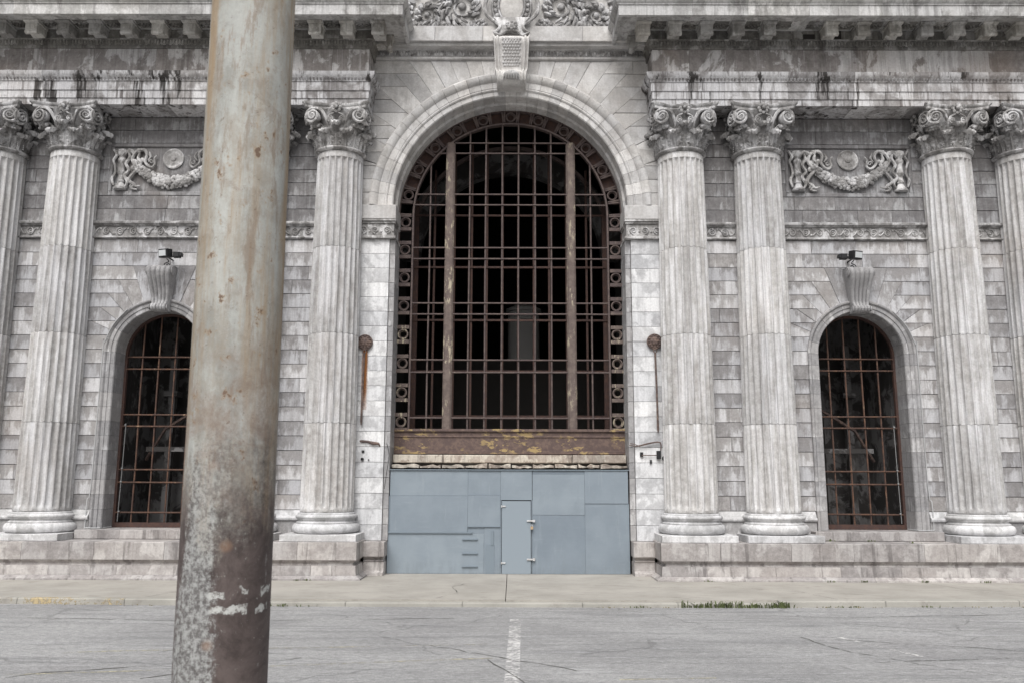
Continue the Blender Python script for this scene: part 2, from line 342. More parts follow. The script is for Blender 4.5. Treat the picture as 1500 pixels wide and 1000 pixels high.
    def extrudeX(s, prof, x0, x1):
        """prof: list of (y,z)"""
        s.rings([[(x0, y, z) for y, z in prof], [(x1, y, z) for y, z in prof]])
    def grid(s, fn, nu, nv, thick=None):
        v = [fn(i / nu, j / nv) for j in range(nv + 1) for i in range(nu + 1)]
        f = [(j * (nu + 1) + i, j * (nu + 1) + i + 1, (j + 1) * (nu + 1) + i + 1, (j + 1) * (nu + 1) + i) for j in range(nv) for i in range(nu)]
        if thick:
            m = len(v); v2 = [thick(p) for p in v]; f += [tuple(k + m for k in q[::-1]) for q in f]
            W = nu + 1
            rim = [i for i in range(W)] + [j * W + nu for j in range(1, nv + 1)] + [nv * W + i for i in range(nu - 1, -1, -1)] + [j * W for j in range(nv - 1, 0, -1)]
            for a, b in zip(rim, rim[1:] + rim[:1]): f.append((a, a + m, b + m, b))
            v = v + v2
        s.add(v, f)
    def mirror(s):
        s.v = [(-x, y, z) for x, y, z in s.v]; s.f = [q[::-1] for q in s.f]; return s
    def xf(s, M): s.v = [tuple(M @ Vector(p)) for p in s.v]; return s
    def mesh(s, name, mat, smooth=False):
        me = bpy.data.meshes.new(name); me.from_pydata(s.v, [], s.f); me.materials.append(MAT[mat] if isinstance(mat, str) else mat)
        import bmesh
        bm = bmesh.new(); bm.from_mesh(me); bmesh.ops.recalc_face_normals(bm, faces=bm.faces); bm.to_mesh(me); bm.free()
        if smooth:
            me.polygons.foreach_set('use_smooth', [True] * len(me.polygons))
            me.set_sharp_from_angle(angle=math.radians(smooth if smooth > 1 else 40))
        return me
    def build(s, name, mat, parent=None, smooth=False, mir=False, loc=None, kind=None):
        if mir: s.mirror()
        o = bpy.data.objects.new(name, s.mesh(name, mat, smooth)); COL.objects.link(o)
        if parent: o.parent = parent
        if loc: o.location = loc
        if kind: o['kind'] = kind
        return o

def empty(name, loc=(0, 0, 0), parent=None, label=None, cat=None, group=None, kind=None):
    o = bpy.data.objects.new(name, None); COL.objects.link(o); o.location = loc; o.empty_display_size = .2
    if parent: o.parent = parent
    tag(o, label, cat, group, kind); return o
def tag(o, label=None, cat=None, group=None, kind=None):
    if label: o['label'] = label
    if cat: o['category'] = cat
    if group: o['group'] = group
    if kind: o['kind'] = kind
    return o

# ================================================================== THE BUILDING
B = empty('station_building', (0, 0, 0), None, 'monumental grey stone station front with paired fluted columns and a tall barred arch', 'building')
CX = (4.79, 6.95, 12.27, 14.36)          # column axes
ZC = 9.05; CH = .39                       # course datum under the carved band, course height
WX, WZ, WR, WO = 9.62, 5.86, 1.17, 1.48   # side window centre, springing, opening and outer radius
AZ, AR, AO = 10.03, 3.31, 3.98            # great arch
XE = 18.5

def split_row(x0, x1, lo, hi):
    L = x1 - x0
    if L < lo * 1.35: return [(x0, x1)]
    n = max(1, round(L / rng.uniform(lo, hi))); c = [x0]
    for k in range(1, n): c.append(x0 + L * k / n + rng.uniform(-.16, .16) * L / n)
    c.append(x1); return list(zip(c[:-1], c[1:]))

def stone_poly(poly, parent, mat, name, mir, yf=0.0, dep=.22):
    zmid = sum(p[1] for p in poly) / len(poly)
    poly = [(x, z + (-.004 if z > zmid else .004)) for x, z in poly]
    m = MB(); m.block(poly, yf + rng.uniform(-.008, .008), yf + dep, .0025, rng.uniform(.006, .011), .003)
    return m.build(name, mat, parent, False, mir)

def core_with_arch(x0, x1, z0, z1, cx, half, zs, zb, y0, y1, n=28):
    """backing masonry with an arched opening"""
    m = MB()
    m.box(x0, cx - half, y0, y1, z0, z1); m.box(cx + half, x1, y0, y1, z0, z1)
    if zb > z0: m.box(cx - half, cx + half, y0, y1, z0, zb)
    for i in range(n):
        a, b = PI - PI * i / n, PI - PI * (i + 1) / n
        xa, za, xb, zb_ = cx + half * math.cos(a), zs + half * math.sin(a), cx + half * math.cos(b), zs + half * math.sin(b)
        p = [(xa, za), (xb, zb_), (xb, z1), (xa, z1)]
        m.rings([[(x, y0, z) for x, z in p], [(x, y1, z) for x, z in p]])
    return m

def radx(zoff, a, rmin):
    x = zoff / math.tan(a) if a > 1e-3 else 99
    x2 = math.sqrt(max(0, rmin * rmin - zoff * zoff)) if zoff < rmin else 0
    return max(x, x2)

def arch_blocks(parent, mat, name, cx, zc, rmin, zlines, x0, x1, wedges, mir, yf=0.0, vname='voussoir_block', vmat=None, both=True, lo=1.15, hi=1.7):
    """courses meeting an arch with stepped wedge stones; wedges = (a0,a1,top z) in degrees from the horizontal"""
    R = math.radians
    for zb, zt in zip(zlines[:-1], zlines[1:]):
        ob, ot = zb - zc, zt - zc
        if zb >= max(w_[2] for w_ in wedges) - .01:
            for a, b in split_row(x0, x1, lo, hi): stone_poly([(a, zb), (b, zb), (b, zt), (a, zt)], parent, mat, name, mir, yf)
            continue
        cand = [w_[0] for w_ in wedges if w_[2] >= zt - .01]
        a = R(min(cand))
        if ot <= .05: xb = xt = rmin
        else: xb, xt = radx(max(ob, 0), a, rmin) if ob > 0 else rmin, radx(ot, a, rmin)
        for sg in ((1, -1) if both else (1,)):
            far = (x1 - cx) if sg > 0 else (cx - x0)
            if xb > far - .06: continue
            if xt > far - .06:
                zf = zb + (zt - zb) * (far - xb) / (xt - xb)
                stone_poly([(cx + sg * xb, zb), (cx + sg * far, zb), (cx + sg * far, zf)], parent, mat, name, mir, yf); continue
            cut = [max(xb, xt)] + [p[1] for p in split_row(max(xb, xt), far, lo * .8, hi)] if far - max(xb, xt) > 1.5 else [0, far]
            prev_b, prev_t = xb, xt; first = True
            for c in cut[1:]:
                pl_ = [(cx + sg * prev_b, zb), (cx + sg * c, zb), (cx + sg * c, zt), (cx + sg * prev_t, zt)]
                if first and ob + .02 < rmin * math.sin(a) < ot - .02: pl_.append((cx + sg * rmin * math.cos(a), zc + rmin * math.sin(a)))
                stone_poly(pl_, parent, mat, name, mir, yf); first = False
                prev_b = prev_t = c
    for a0, a1, top in wedges:
        for sg in ((1, -1) if (both and a1 < 90.01 or a1 <= 90.01) else (1,)):
            A0, A1 = R(a0), R(a1); h = top - zc
            p = [(rmin * math.cos(A0), rmin * math.sin(A0)), (h / math.tan(A0), h), (h / math.tan(A1), h), (rmin * math.cos(A1), rmin * math.sin(A1))]
            lim = x1 - cx
            p = [(min(x, lim), z) for x, z in p]
            stone_poly([(cx + sg * x, zc + z) for x, z in p], parent, vmat or mat, vname, mir, yf - .002)

# ---- side bays ------------------------------------------------------------
zl = [ZC - CH * k for k in range(19, -1, -1)]       # 1.64 ... 9.05
zu = [9.54 + CH * k for k in range(0, 9)]           # above the band up to 12.66
for mir in (False, True):
    W = empty('bay_wall', parent=B)
    core_with_arch(5.0, XE, 0.0, 15.4, WX, WR + .05, WZ, 1.0, .05, .62).build('wall_core', 'mortar', W, mir=mir)
    zk = zl[-3]    # 8.27
    wd = [(24, 36, zl[-7]), (36, 47, zl[-6]), (47, 58, zl[-5]), (58, 70, zl[-4]), (70, 110, zl[-3])]
    arch_blocks(W, 'ashlar', 'ashlar_block', WX, WZ, WR + .16, zl, 6.95, 12.27, wd, mir, lo=.95, hi=1.35)
    for zb, zt in zip(zu[:-1], zu[1:]):
        k = round((zb - 9.54) / CH)
        spans = [(6.95, 12.27)] if k in (0, 1, 6, 7) else [(6.95, 7.80), (11.40, 12.27)]
        for s0, s1 in spans:
            for a, b in split_row(s0, s1, 1.1, 1.6): stone_poly([(a, zb), (b, zb), (b, zt), (a, zt)], W, 'ashlar_up', 'ashlar_block', mir)
    # the strips of wall between paired columns
    for (x0, x1, kd) in ((4.72, 6.95, 1), (12.27, 14.28, 1)):
        G = empty('wall_strip', parent=B)
        for zb, zt in list(zip(zl[:-1], zl[1:])) + list(zip(zu[:-1], zu[1:])):
            cut = [x0, x0 + (x1 - x0) * (.5 + rng.uniform(-.16, .16)), x1] if rng.random() < .16 else [x0, x1]
            for a, b in zip(cut[:-1], cut[1:]):
                stone_poly([(a, zb), (b, zb), (b, zt), (a, zt)], G, 'ashlar' if zb < 9.1 else 'ashlar_up', 'stone', mir)
    m = MB()
    for zb, zt in list(zip(zl[:-1], zl[1:])) + list(zip(zu[:-1], zu[1:])):
        for a, b in ((14.28, 15.4 + rng.uniform(-.2, .2)), (15.4, 17.0), (17.0, XE)): m.block([(a + .0, zb), (b, zb), (b, zt), (a, zt)], rng.uniform(-.005, .005), .2)
    m.build('outer_stonework', 'ashlar', W, mir=mir, kind='stuff')
    # base course and base moulding
    for a, b in ((4.72, 6.95), (6.95, WX - WO - .02), (WX + WO + .02, 12.27), (12.27, 14.28), (14.28, XE)):
        m = MB(); m.box(a, b, -.06, .2, .90, 1.36, .008); m.build('base_block', 'surround', W, mir=mir)
        m = MB(); pr = [(.15, 1.365), (-.07, 1.365), (-.12, 1.39), (-.135, 1.43), (-.12, 1.47), (-.07, 1.49), (-.06, 1.54), (-.02, 1.60), (0, 1.635), (.15, 1.635)]
        m.extrudeX(pr, a + .003, b - .003); m.build('base_moulding', 'base', W, 30, mir)
    # carved band
    for a, b in ((4.72, 6.95), (6.95, 9.6), (9.6, 12.27), (12.27, 14.28), (14.28, XE)):
        m = MB()
        m.extrudeX([(.2, 9.42), (-.06, 9.42), (-.09, 9.45), (-.13, 9.47), (-.14, 9.52), (-.10, 9.545), (.2, 9.545)], a + .003, b - .003)
        m.build('string_course', 'carved', W, 30, mir)
        m = MB(); m.box(a + .003, b - .003, -.015, .2, 9.13, 9.42)
        m.extrudeX([(.2, 9.055), (-.05, 9.055), (-.08, 9.08), (-.06, 9.115), (-.02, 9.13), (.2, 9.13)], a + .003, b - .003)
        m.build('band_stone', 'carved', W, 30, mir)
        m = MB(); n = max(1, round((b - a) / .36)); st = (b - a) / n
        for k in range(n):
            cx = a + st * (k + .5); up = 1 if k % 2 else -1
            m.spiral((cx, -.03, 9.275 + .01 * up), .105, 1.7, up, -PI / 2 * up, .020, 18)
            m.tube([(cx - st * .5, -.03, 9.275 + .09 * up), (cx - st * .3, -.035, 9.275 + .02 * up), (cx - st * .1, -.03, 9.275 - .10 * up), (cx + .04, -.03, 9.275 - .105 * up)], .016, 4)
            m.ball((cx + st * .42, -.02, 9.275 - .07 * up), .035, 1, .6, 1, 5, 4)
        m.build('scroll_carving', 'carved', W, 50, mir)
    # ---- window surround: moulded architrave with its reveal
    prof = [(0, .62), (0, .02), (.02, -.01), (.12, -.01), (.125, -.035), (.215, -.035), (.225, -.06), (.25, -.085), (.285, -.09), (.31, -.07), (.31, .16), (.20, .62)]
    SU = empty('window_surround', parent=B)
    cuts = [1.14] + [z for z in zl if 1.3 < z < WZ - .1] + [WZ]
    for sg in (1, -1):
        for z0, z1 in zip(cuts[:-1], cuts[1:]):
            m = MB(); g = .003; dj = rng.uniform(-.003, .003)
            m.rings([[(WX + sg * (WR + d), y + dj, z) for d, y in prof] for z in (z0 + g, z1 - g)]); m.build('jamb_stone', 'surround', SU, 30, mir)
    nv = 13
    for k in range(nv):
        a0, a1 = PI * k / nv, PI * (k + 1) / nv; m = MB(); g = .0025; dj = rng.uniform(-.004, .004)
        m.rings([[(WX + (WR + d) * math.cos(a), y + dj, WZ + (WR + d) * math.sin(a)) for d, y in prof] for a in [a0 + g + (a1 - a0 - 2 * g) * i / 4 for i in range(5)]])
        m.build('voussoir', 'surround', SU, 30, mir)
    # sill
    for a, b in ((7.95, 8.9), (8.9, 10.1), (10.1, 11.28)):
        m = MB(); m.box(a, b, -.42, .7, .905, 1.135, .01); m.build('sill_stone', 'granite', SU, mir=mir)
    # ---- scrolled keystone
    def console(wt, wb, prof, nfl, name, mat, parent, mir, cx, amp=.025, vol=None, fish=False):
        m = MB(); NU = nfl * 7; nv_ = len(prof) - 1
        def fn(u, v):
            i = min(int(v * nv_), nv_ - 1); t = v * nv_ - i; y = prof[i][0] * (1 - t) + prof[i + 1][0] * t; z = prof[i][1] * (1 - t) + prof[i + 1][1] * t
            w_ = wt + (wb - wt) * max(0.0, min(1.0, (v - .15) * 1.9)); e = min(u, 1 - u)
            rel = amp * abs(math.sin(PI * nfl * u)) ** .6
            return (cx + (u - .5) * w_, y - rel, z)
        m.grid(fn, NU, nv_ * 3, lambda p: (p[0], .06, p[2]))
        if vol:
            for (vy, vz, vr, ww) in vol:
                for sg in (1, -1):
                    pts = []; N = 26
                    for i in range(N + 1):
                        t = i / N; rr = vr * (1 - .88 * t); a = -PI / 2 - 2 * PI * 1.9 * t
                        pts.append((cx + sg * (ww / 2 + .012), vy + rr * math.cos(a), vz - rr * math.sin(a)))
                    m.tube(pts, .016, 5); m.ball((cx + sg * ww / 2, vy, vz), vr * .75, .35, 1, 1)
        return m.build(name, mat, parent, 50, mir)
    kp = [(-.10, 8.19), (-.30, 8.205), (-.43, 8.15), (-.48, 8.03), (-.44, 7.88), (-.36, 7.72), (-.28, 7.55), (-.23, 7.38), (-.21, 7.25), (-.24, 7.16), (-.30, 7.12), (-.34, 7.05), (-.31, 6.98), (-.22, 6.94), (-.10, 6.95)]
    console(.68, .42, kp, 5, 'keystone', 'surround', B, mir, WX - .03, .05, [(-.33, 8.04, .13, .67), (-.27, 7.04, .075, .46)])
    # ---- carved garland panel
    P = empty('garland_panel', parent=B)
    m = MB(); m.box(7.80, 11.40, .045, .25, 10.325, 11.875)
    for bx in ((7.80, 11.40, 10.325, 10.44), (7.80, 11.40, 11.77, 11.875), (7.80, 7.90, 10.445, 11.765), (11.30, 11.40, 10.445, 11.765)): m.box(bx[0] + .004, bx[1] - .004, -.005, .2, bx[2], bx[3], .01)
    m.build('panel_stone', 'ashlar_up', P, mir=mir)
    m = MB(); m.lathe([(.30, 0), (.30, .03), (.27, .04), (.23, .02), (.20, .015), (.15, .035), (.12, .03), (.08, .025), (.07, .05), (.03, .06), (.0, .065)], (9.60, .03, 11.42), 28, 'Y'); m.build('boss_disc', 'carved', P, 40, mir)
    m = MB(); gr = random.Random(3)
    for k in range(330):
        t = gr.uniform(-1, 1); cx = 9.60 + t * 1.06; zc_ = 10.70 + .52 * t * t; wd_ = .20 * (1 - .35 * abs(t)); off_ = gr.uniform(-1, 1)
        m.ball((cx, .01 - .10 * math.sqrt(max(0, 1 - off_ * off_)), zc_ + off_ * wd_), gr.uniform(.03, .07), 1, .8, 1, 7, 5)
    m.build('garland', 'carved', P, 50, mir)
    for sg in (1, -1):
        m = MB()
        q = lambda x, z, y=-.045: (9.60 + sg * x, y, z)
        m.tube([q(1.05, 11.2), q(1.15, 11.38), q(1.05, 11.60), q(.85, 11.66), q(.74, 11.52), q(.78, 11.30), q(.62, 11.14), q(.50, 11.22), q(.52, 11.40), q(.45, 11.50)], [.055, .05, .05, .055, .045, .04, .04, .035, .03, .02], 6)
        m.tube([q(1.10, 11.55), q(1.25, 11.64), q(1.42, 11.50), q(1.52, 11.62)], [.05, .06, .04, .03], 5)
        m.tube([q(1.0, 11.05), q(1.12, 10.92), q(1.20, 10.75), q(1.05, 10.62), q(1.12, 10.52), q(.95, 10.48)], [.06, .05, .05, .045, .04, .02], 6)
        m.tube([q(1.66, 11.3), q(1.60, 11.0), q(1.68, 10.8), q(1.62, 10.6)], [.03, .04, .05, .03], 5)
        m.tube([q(1.30, 11.66), q(1.22, 11.45), q(1.32, 11.25), q(1.22, 11.05), q(1.34, 10.9), q(1.24, 10.7), q(1.32, 10.55)], [.02, .045, .05, .04, .05, .045, .02], 6)
        m.tube([q(1.70, 11.68), q(1.60, 11.5), q(1.68, 11.35), q(1.62, 11.2)], [.03, .05, .04, .02], 6)
        m.tube([q(.95, 11.56), q(.98, 11.40), q(.90, 11.28), q(.96, 11.12), q(.82, 11.04)], [.03, .05, .05, .06, .04], 6)
        m.tube([q(.68, 11.60), q(.62, 11.45), q(.70, 11.34)], [.02, .04, .02], 6)
        m.tube([q(.85, 10.60), q(1.0, 10.58), q(1.08, 10.68), q(1.16, 10.56)], [.02, .035, .04, .02], 6)
        for (x, z, r) in ((.98, 11.63, .08), (1.16, 11.60, .07), (.86, 11.36, .07), (1.08, 11.30, .09), (1.22, 10.78, .07), (1.10, 11.12, .08)): m.ball(q(x, z), r, 1, .6, 1)
        m.spiral(q(.60, 11.30), .07, 1.2, sg, 0, .02, 14)
        m.build('ribbon', 'carved', P, 50, mir, kind='stuff')
    for sg in (1, -1):
        m = MB(); prt = [(.0, 0), (.18, 0), (.19, .04), (.13, .09), (.09, .20), (.11, .24), (.09, .28), (.07, .42), (.10, .46), (.12, .52), (.09, .56), (.09, .80), (.12, .84), (.12, .90), (.09, .95), (.13, 1.02), (.16, 1.08), (.15, 1.16), (.07, 1.20), (0, 1.2)]
        m.lathe(prt, (9.60 + sg * 1.45, .0, 10.49), 14, 'Z', .9); m.build('torch', 'carved', P, 40, mir)

# ---- centre bay -----------------------------------------------------------
Cn = empty('centre_wall', parent=B)
core_with_arch(-5.0, 5.0, 0.0, 15.2, 0, AR + .06, AZ, 0.0, .05, .9, 40).build('wall_core', 'mortar', Cn)
zc_lines = [AZ + .4 * k for k in range(0, 12)]
wd = [(18, 27, zc_lines[4]), (27, 35, zc_lines[5]), (35, 43, zc_lines[7]), (43, 50, zc_lines[9]), (50, 56, zc_lines[10]),
      (56, 62, zc_lines[11]), (62, 68, zc_lines[11]), (68, 73.5, zc_lines[11]), (73.5, 79, zc_lines[11]), (79, 84.5, zc_lines[11]), (84.5, 90, zc_lines[11])]
arch_blocks(Cn, 'pale', 'spandrel_block', 0, AZ, AO - .14, zc_lines, -4.72, 4.72, wd, False, lo=.7, hi=1.1)
# piers
pz = [.85 + .41 * k for k in range(21)]; pz[-1] = 9.06
for sg in (1, -1):
    for z0, z1 in zip(pz[:-1], pz[1:]):
        m = MB(); xs = sorted((sg * 3.37, sg * 4.72)); m.block([(xs[0], z0), (xs[1], z0), (xs[1], z1), (xs[0], z1)], rng.uniform(-.004, .004), .3, .004, .007, .003); m.build('pier_block', 'pier', Cn)
        m = MB(); xs = sorted((sg * 3.215, sg * 3.365)); m.box(xs[0], xs[1], .045, .95, z0 + .003, z1 - .003, .01); m.build('jamb_stone', 'surround', Cn)
    # impost
    xs = sorted((sg * 3.20, sg * 4.72))
    m = MB(); m.box(xs[0], xs[1], -.13, .95, 9.62, 10.025, .012); m.build('impost_block', 'pale', Cn)
    m = MB(); x0, x1 = xs; m.box(x0 + .05 * (sg > 0), x1 - .05 * (sg < 0), -.03, .95, 9.14, 9.50)
    m.box(x0, x1, -.12, .95, 9.56, 9.617, .01); m.box(x0 + .02, x1 - .02, -.08, .95, 9.503, 9.557, .01); m.box(x0, x1, -.10, .95, 9.063, 9.137, .01)
    m.build('impost_moulding', 'carved', Cn)
    m = MB()
    for k in range(4):
        cx = sg * (3.45 + .33 * k); up = 1 if k % 2 else -1; m.spiral((cx, -.045, 9.32), .11, 1.7, up * sg, -PI / 2, .022, 18); m.ball((cx + .17, -.03, 9.28), .035)
    m.build('scroll_carving', 'carved', Cn, 50)
# archivolt of the great arch
AVt = empty('archivolt', parent=B)
profA = [(-.06, .95), (-.06, .45), (0, .43), (0, .03), (.03, 0), (.16, 0), (.17, -.03), (.20, -.05), (.23, -.035), (.25, -.05), (.42, -.05), (.44, -.085), (.50, -.13), (.56, -.15), (.62, -.15), (.66, -.12), (.66, .2), (.3, .95)]
nv = 33
for k in range(nv):
    a0, a1 = PI * k / nv, PI * (k + 1) / nv; m = MB(); g = .0011; dj = rng.uniform(-.004, .004)
    m.rings([[((AR + d) * math.cos(a), y + dj, AZ + (AR + d) * math.sin(a)) for d, y in profA] for a in [a0 + g + (a1 - a0 - 2 * g) * i / 4 for i in range(5)]])
    m.build('voussoir', 'pale', AVt, 30)
# mouldings over the arch: fillet, egg and dart, soffit, white band
for a, b in ((-4.2, -2.0), (-2.0, -.45), (.45, 2.1), (2.1, 4.2)):
    m = MB(); m.extrudeX([(.2, 14.435), (-.03, 14.435), (-.08, 14.455), (-.09, 14.50), (-.06, 14.51), (-.06, 14.70), (-.12, 14.74), (.2, 14.74)], a + .003, b - .003); m.build('bed_moulding', 'pale', Cn, 30)
def eggs(x0, x1, y, z, st, r, hh, m):
    n = max(1, round((x1 - x0) / st)); st = (x1 - x0) / n
    for k in range(n):
        cx = x0 + st * (k + .5); m.ball((cx, y, z), r, .8, .8, hh / r, 6, 5); m.tube([(cx + st / 2, y - .02, z + hh), (cx + st / 2, y - .01, z - hh)], [.022, .008], 4)
        m.tube([(cx - r * 1.25, y - .01, z + hh), (cx - r * 1.1, y - .02, z - hh * .5), (cx, y - .02, z - hh * 1.15), (cx + r * 1.1, y - .02, z - hh * .5), (cx + r * 1.25, y - .01, z + hh)], .012, 4)
m = MB(); eggs(-4.1, -.45, -.075, 14.61, .165, .05, .075, m); eggs(.45, 4.1, -.075, 14.61, .165, .05, .075, m); m.build('egg_and_dart', 'carved', Cn, 50, kind='stuff')
for a, b in ((-4.2, -2.18), (-2.18, -.80), (-.80, -.30), (-.30, .30), (.30, 2.07), (2.07, 4.2)):
    m = MB(); m.block([(a, 14.83), (b, 14.83), (b, 15.30), (a, 15.30)], -.40, .3, .003, .008); m.build('band_block', 'pale', Cn)
m = MB(); m.box(-4.2, 4.2, -.30, .3, 14.742, 14.828); m.build('band_soffit', 'pale', Cn)
# great keystone with scaled face
kp = [(-.2, 14.86), (-.52, 14.88), (-.66, 14.84), (-.72, 14.75), (-.70, 14.62), (-.62, 14.45), (-.55, 14.25), (-.50, 14.05), (-.48, 13.92), (-.50, 13.87), (-.56, 13.84), (-.61, 13.77), (-.62, 13.66), (-.58, 13.54), (-.49, 13.47), (-.38, 13.45), (-.1, 13.47)]
K = empty('great_keystone', parent=B)
m = MB()
def kfn(u, v):
    n_ = len(kp) - 1; i = min(int(v * n_), n_ - 1); t = v * n_ - i; y = kp[i][0] * (1 - t) + kp[i + 1][0] * t; z = kp[i][1] * (1 - t) + kp[i + 1][1] * t
    w_ = 1.08 + (.80 - 1.08) * min(1, v * 1.2); e = min(u, 1 - u)
    rel = .0
    if e < .05: rel = .04
    elif e < .09: rel = -.02
    elif e < .14: rel = .04
    elif e < .19: rel = -.02
    else: rel = 0.0
    return (.02 + (u - .5) * w_, y - rel, z)
m.grid(kfn, 60, 48, lambda p: (p[0], .1, p[2])); m.build('console', 'pale', K, 50)
m = MB()
for j in range(10):
    for i in range(7):
        v = .20 + .027 * j; u = .26 + .08 * (i + .5 * (j % 2)); 
        if u > .76: continue
        p = kfn(u, v); m.ball((p[0], p[1] + .002, p[2]), .046, 1, .7, 1.0, 6, 4)
m.build('fish_scales', 'pale', K, 50)
m = MB(); m.ball((.02, -.62, 13.67), .17, 1.35, 1.15, .75, 14, 8)
for k in range(7): m.tube([(.02 + .055 * (k - 3), -.80 + .012 * (k - 3) ** 2, 13.72), (.02 + .07 * (k - 3), -.79 + .014 * (k - 3) ** 2, 13.60), (.02 + .075 * (k - 3), -.72 + .014 * (k - 3) ** 2, 13.54)], .024, 5)
m.build('acanthus_tip', 'pale', K, 50)
# cartouche and scroll carving on top
CT = empty('cartouche', parent=B)
m = MB(); m.box(-4.3, 4.3, -.18, .3, 15.303, 17.2); m.build('backing_panel', 'pale', CT)
m = MB(); N = 30; m.rings([[(.02 + .34 * math.cos(2 * PI * i / N) * s_, -.30 - dd, 15.93 + .50 * math.sin(2 * PI * i / N) * s_) for i in range(N)] for s_, dd in ((1.0, 0), (.98, .10), (.7, .14), (.3, .155), (.02, .16))]); m.build('oval_shield', 'pale', CT, 40)
m = MB(); el_ = lambda a, rx, rz, y: (.02 + rx * math.cos(a), y, 15.93 + rz * math.sin(a))
m.tube([el_(2 * PI * i / 40, .38, .55, -.42) for i in range(40)], .035, 6, closed=True)
m.tube([el_(2 * PI * i / 40, .56, .74, -.38) for i in range(40)], .04, 6, closed=True)
for i in range(26):
    a = 2 * PI * i / 26; m.ball(el_(a, .47, .65, -.40), .062, 1, .8, 1, 8, 5)
m.build('shield_border', 'carved', CT, 50)
m = MB()
for sg in (1, -1):
    q = lambda x, z, y: (.02 + sg * x, y, z)
    m.tube([q(.62, 16.4, -.38), q(.76, 16.0, -.40), q(.72, 15.65, -.44), q(.52, 15.42, -.48), q(.36, 15.28, -.52), q(.33, 15.16, -.56), q(.40, 15.04, -.60), q(.52, 14.97, -.62)], [.05, .06, .06, .055, .05, .05, .045, .03], 7)
    m.tube([q(.52, 14.97, -.62), q(.40, 14.92, -.64), q(.30, 14.86, -.66), q(.22, 14.95, -.66), q(.13, 15.03, -.62), q(0, 15.05, -.60)], .03, 6)
m.tube([(-.12, -.55, 15.30), (.02, -.6, 15.22), (.16, -.55, 15.30)], .06, 6); m.ball((.02, -.6, 15.17), .13, 1, .7, .9, 12, 8)
for i in range(8): m.ball((.02 + .13 * math.cos(PI * 2 * i / 8), -.65, 15.17 + .10 * math.sin(PI * 2 * i / 8)), .045)
m.rings([[(.02 + x * s_, y, 15.1 + (z - 15.1) * s_) for x, z in ((-.50, 15.0), (-.28, 14.90), (-.13, 15.04), (.13, 15.04), (.28, 14.90), (.50, 15.0), (.34, 15.25), (.55, 15.5), (-.55, 15.5), (-.34, 15.25))] for s_, y in ((1, -.3), (1, -.52), (.9, -.56))])
m.build('shield_scrollwork', 'carved', CT, 50)
gr = random.Random(5)
for sg in (1, -1):
    m = MB()
    q = lambda x, z, y=-.22: (.02 + sg * x, y, z)
    for (cx, cz, r, d) in ((1.45, 15.98, .52, 1), (2.45, 15.72, .34, -1), (3.15, 15.85, .26, 1), (2.0, 16.5, .4, -1), (3.0, 16.5, .3, 1)):
        m.spiral(q(cx, cz), r, 1.9, d * sg, -PI / 2, .055, 34)
        m.ball(q(cx, cz, -.26), r * .22, 1, .8, 1, 9, 6)
        nl = max(9, int(r * 26))
        for i in range(nl):      # acanthus lobes along the outer turn
            a = -PI / 2 + d * 2 * PI * i / nl * .95; rr = r * (1 - .3 * i / nl)
            for (f0, f1, tw, th_, yy) in ((.92, 1.40, .42, .075, -.25), (.70, 1.05, .30, .05, -.31)):
                c0 = (cx + rr * math.cos(a) * f0, cz + rr * math.sin(a) * f0); c1 = (cx + rr * math.cos(a - d * tw) * f1, cz + rr * math.sin(a - d * tw) * f1)
                cm = (cx + rr * math.cos(a - d * tw * .3) * (f0 + f1) / 2, cz + rr * math.sin(a - d * tw * .3) * (f0 + f1) / 2)
                m.tube([q(c0[0], c0[1], yy + .03), q(cm[0], cm[1], yy - .03), q(c1[0], c1[1], yy), q(c1[0] + .02, c1[1] + .03, yy + .06)], [.03, th_, th_ * .7, .02], 5)
    for (x, z) in ((.95, 15.42), (1.02, 15.50), (.88, 15.50), (1.95, 15.42), (2.75, 15.42), (3.45, 15.45), (3.55, 15.6), (2.9, 15.5), (.80, 15.40), (2.1, 15.5), (3.35, 15.5), (3.6, 15.42), (3.75, 15.62), (3.5, 15.85), (2.6, 15.42), (2.0, 15.75), (1.15, 15.40), (3.62, 16.05)):
        for i in range(5): m.ball(q(x + .07 * math.cos(i * 1.26), z + .07 * math.sin(i * 1.26), -.25), .055, 1, .7, 1, 6, 5)
        m.ball(q(x, z, -.29), .045)
    m.tube([q(.75, 15.38), q(1.4, 15.40), q(2.0, 15.38), q(2.5, 15.36), q(3.6, 15.36)], .04, 6)
    m.build('acanthus_scroll', 'carved', CT, 50)

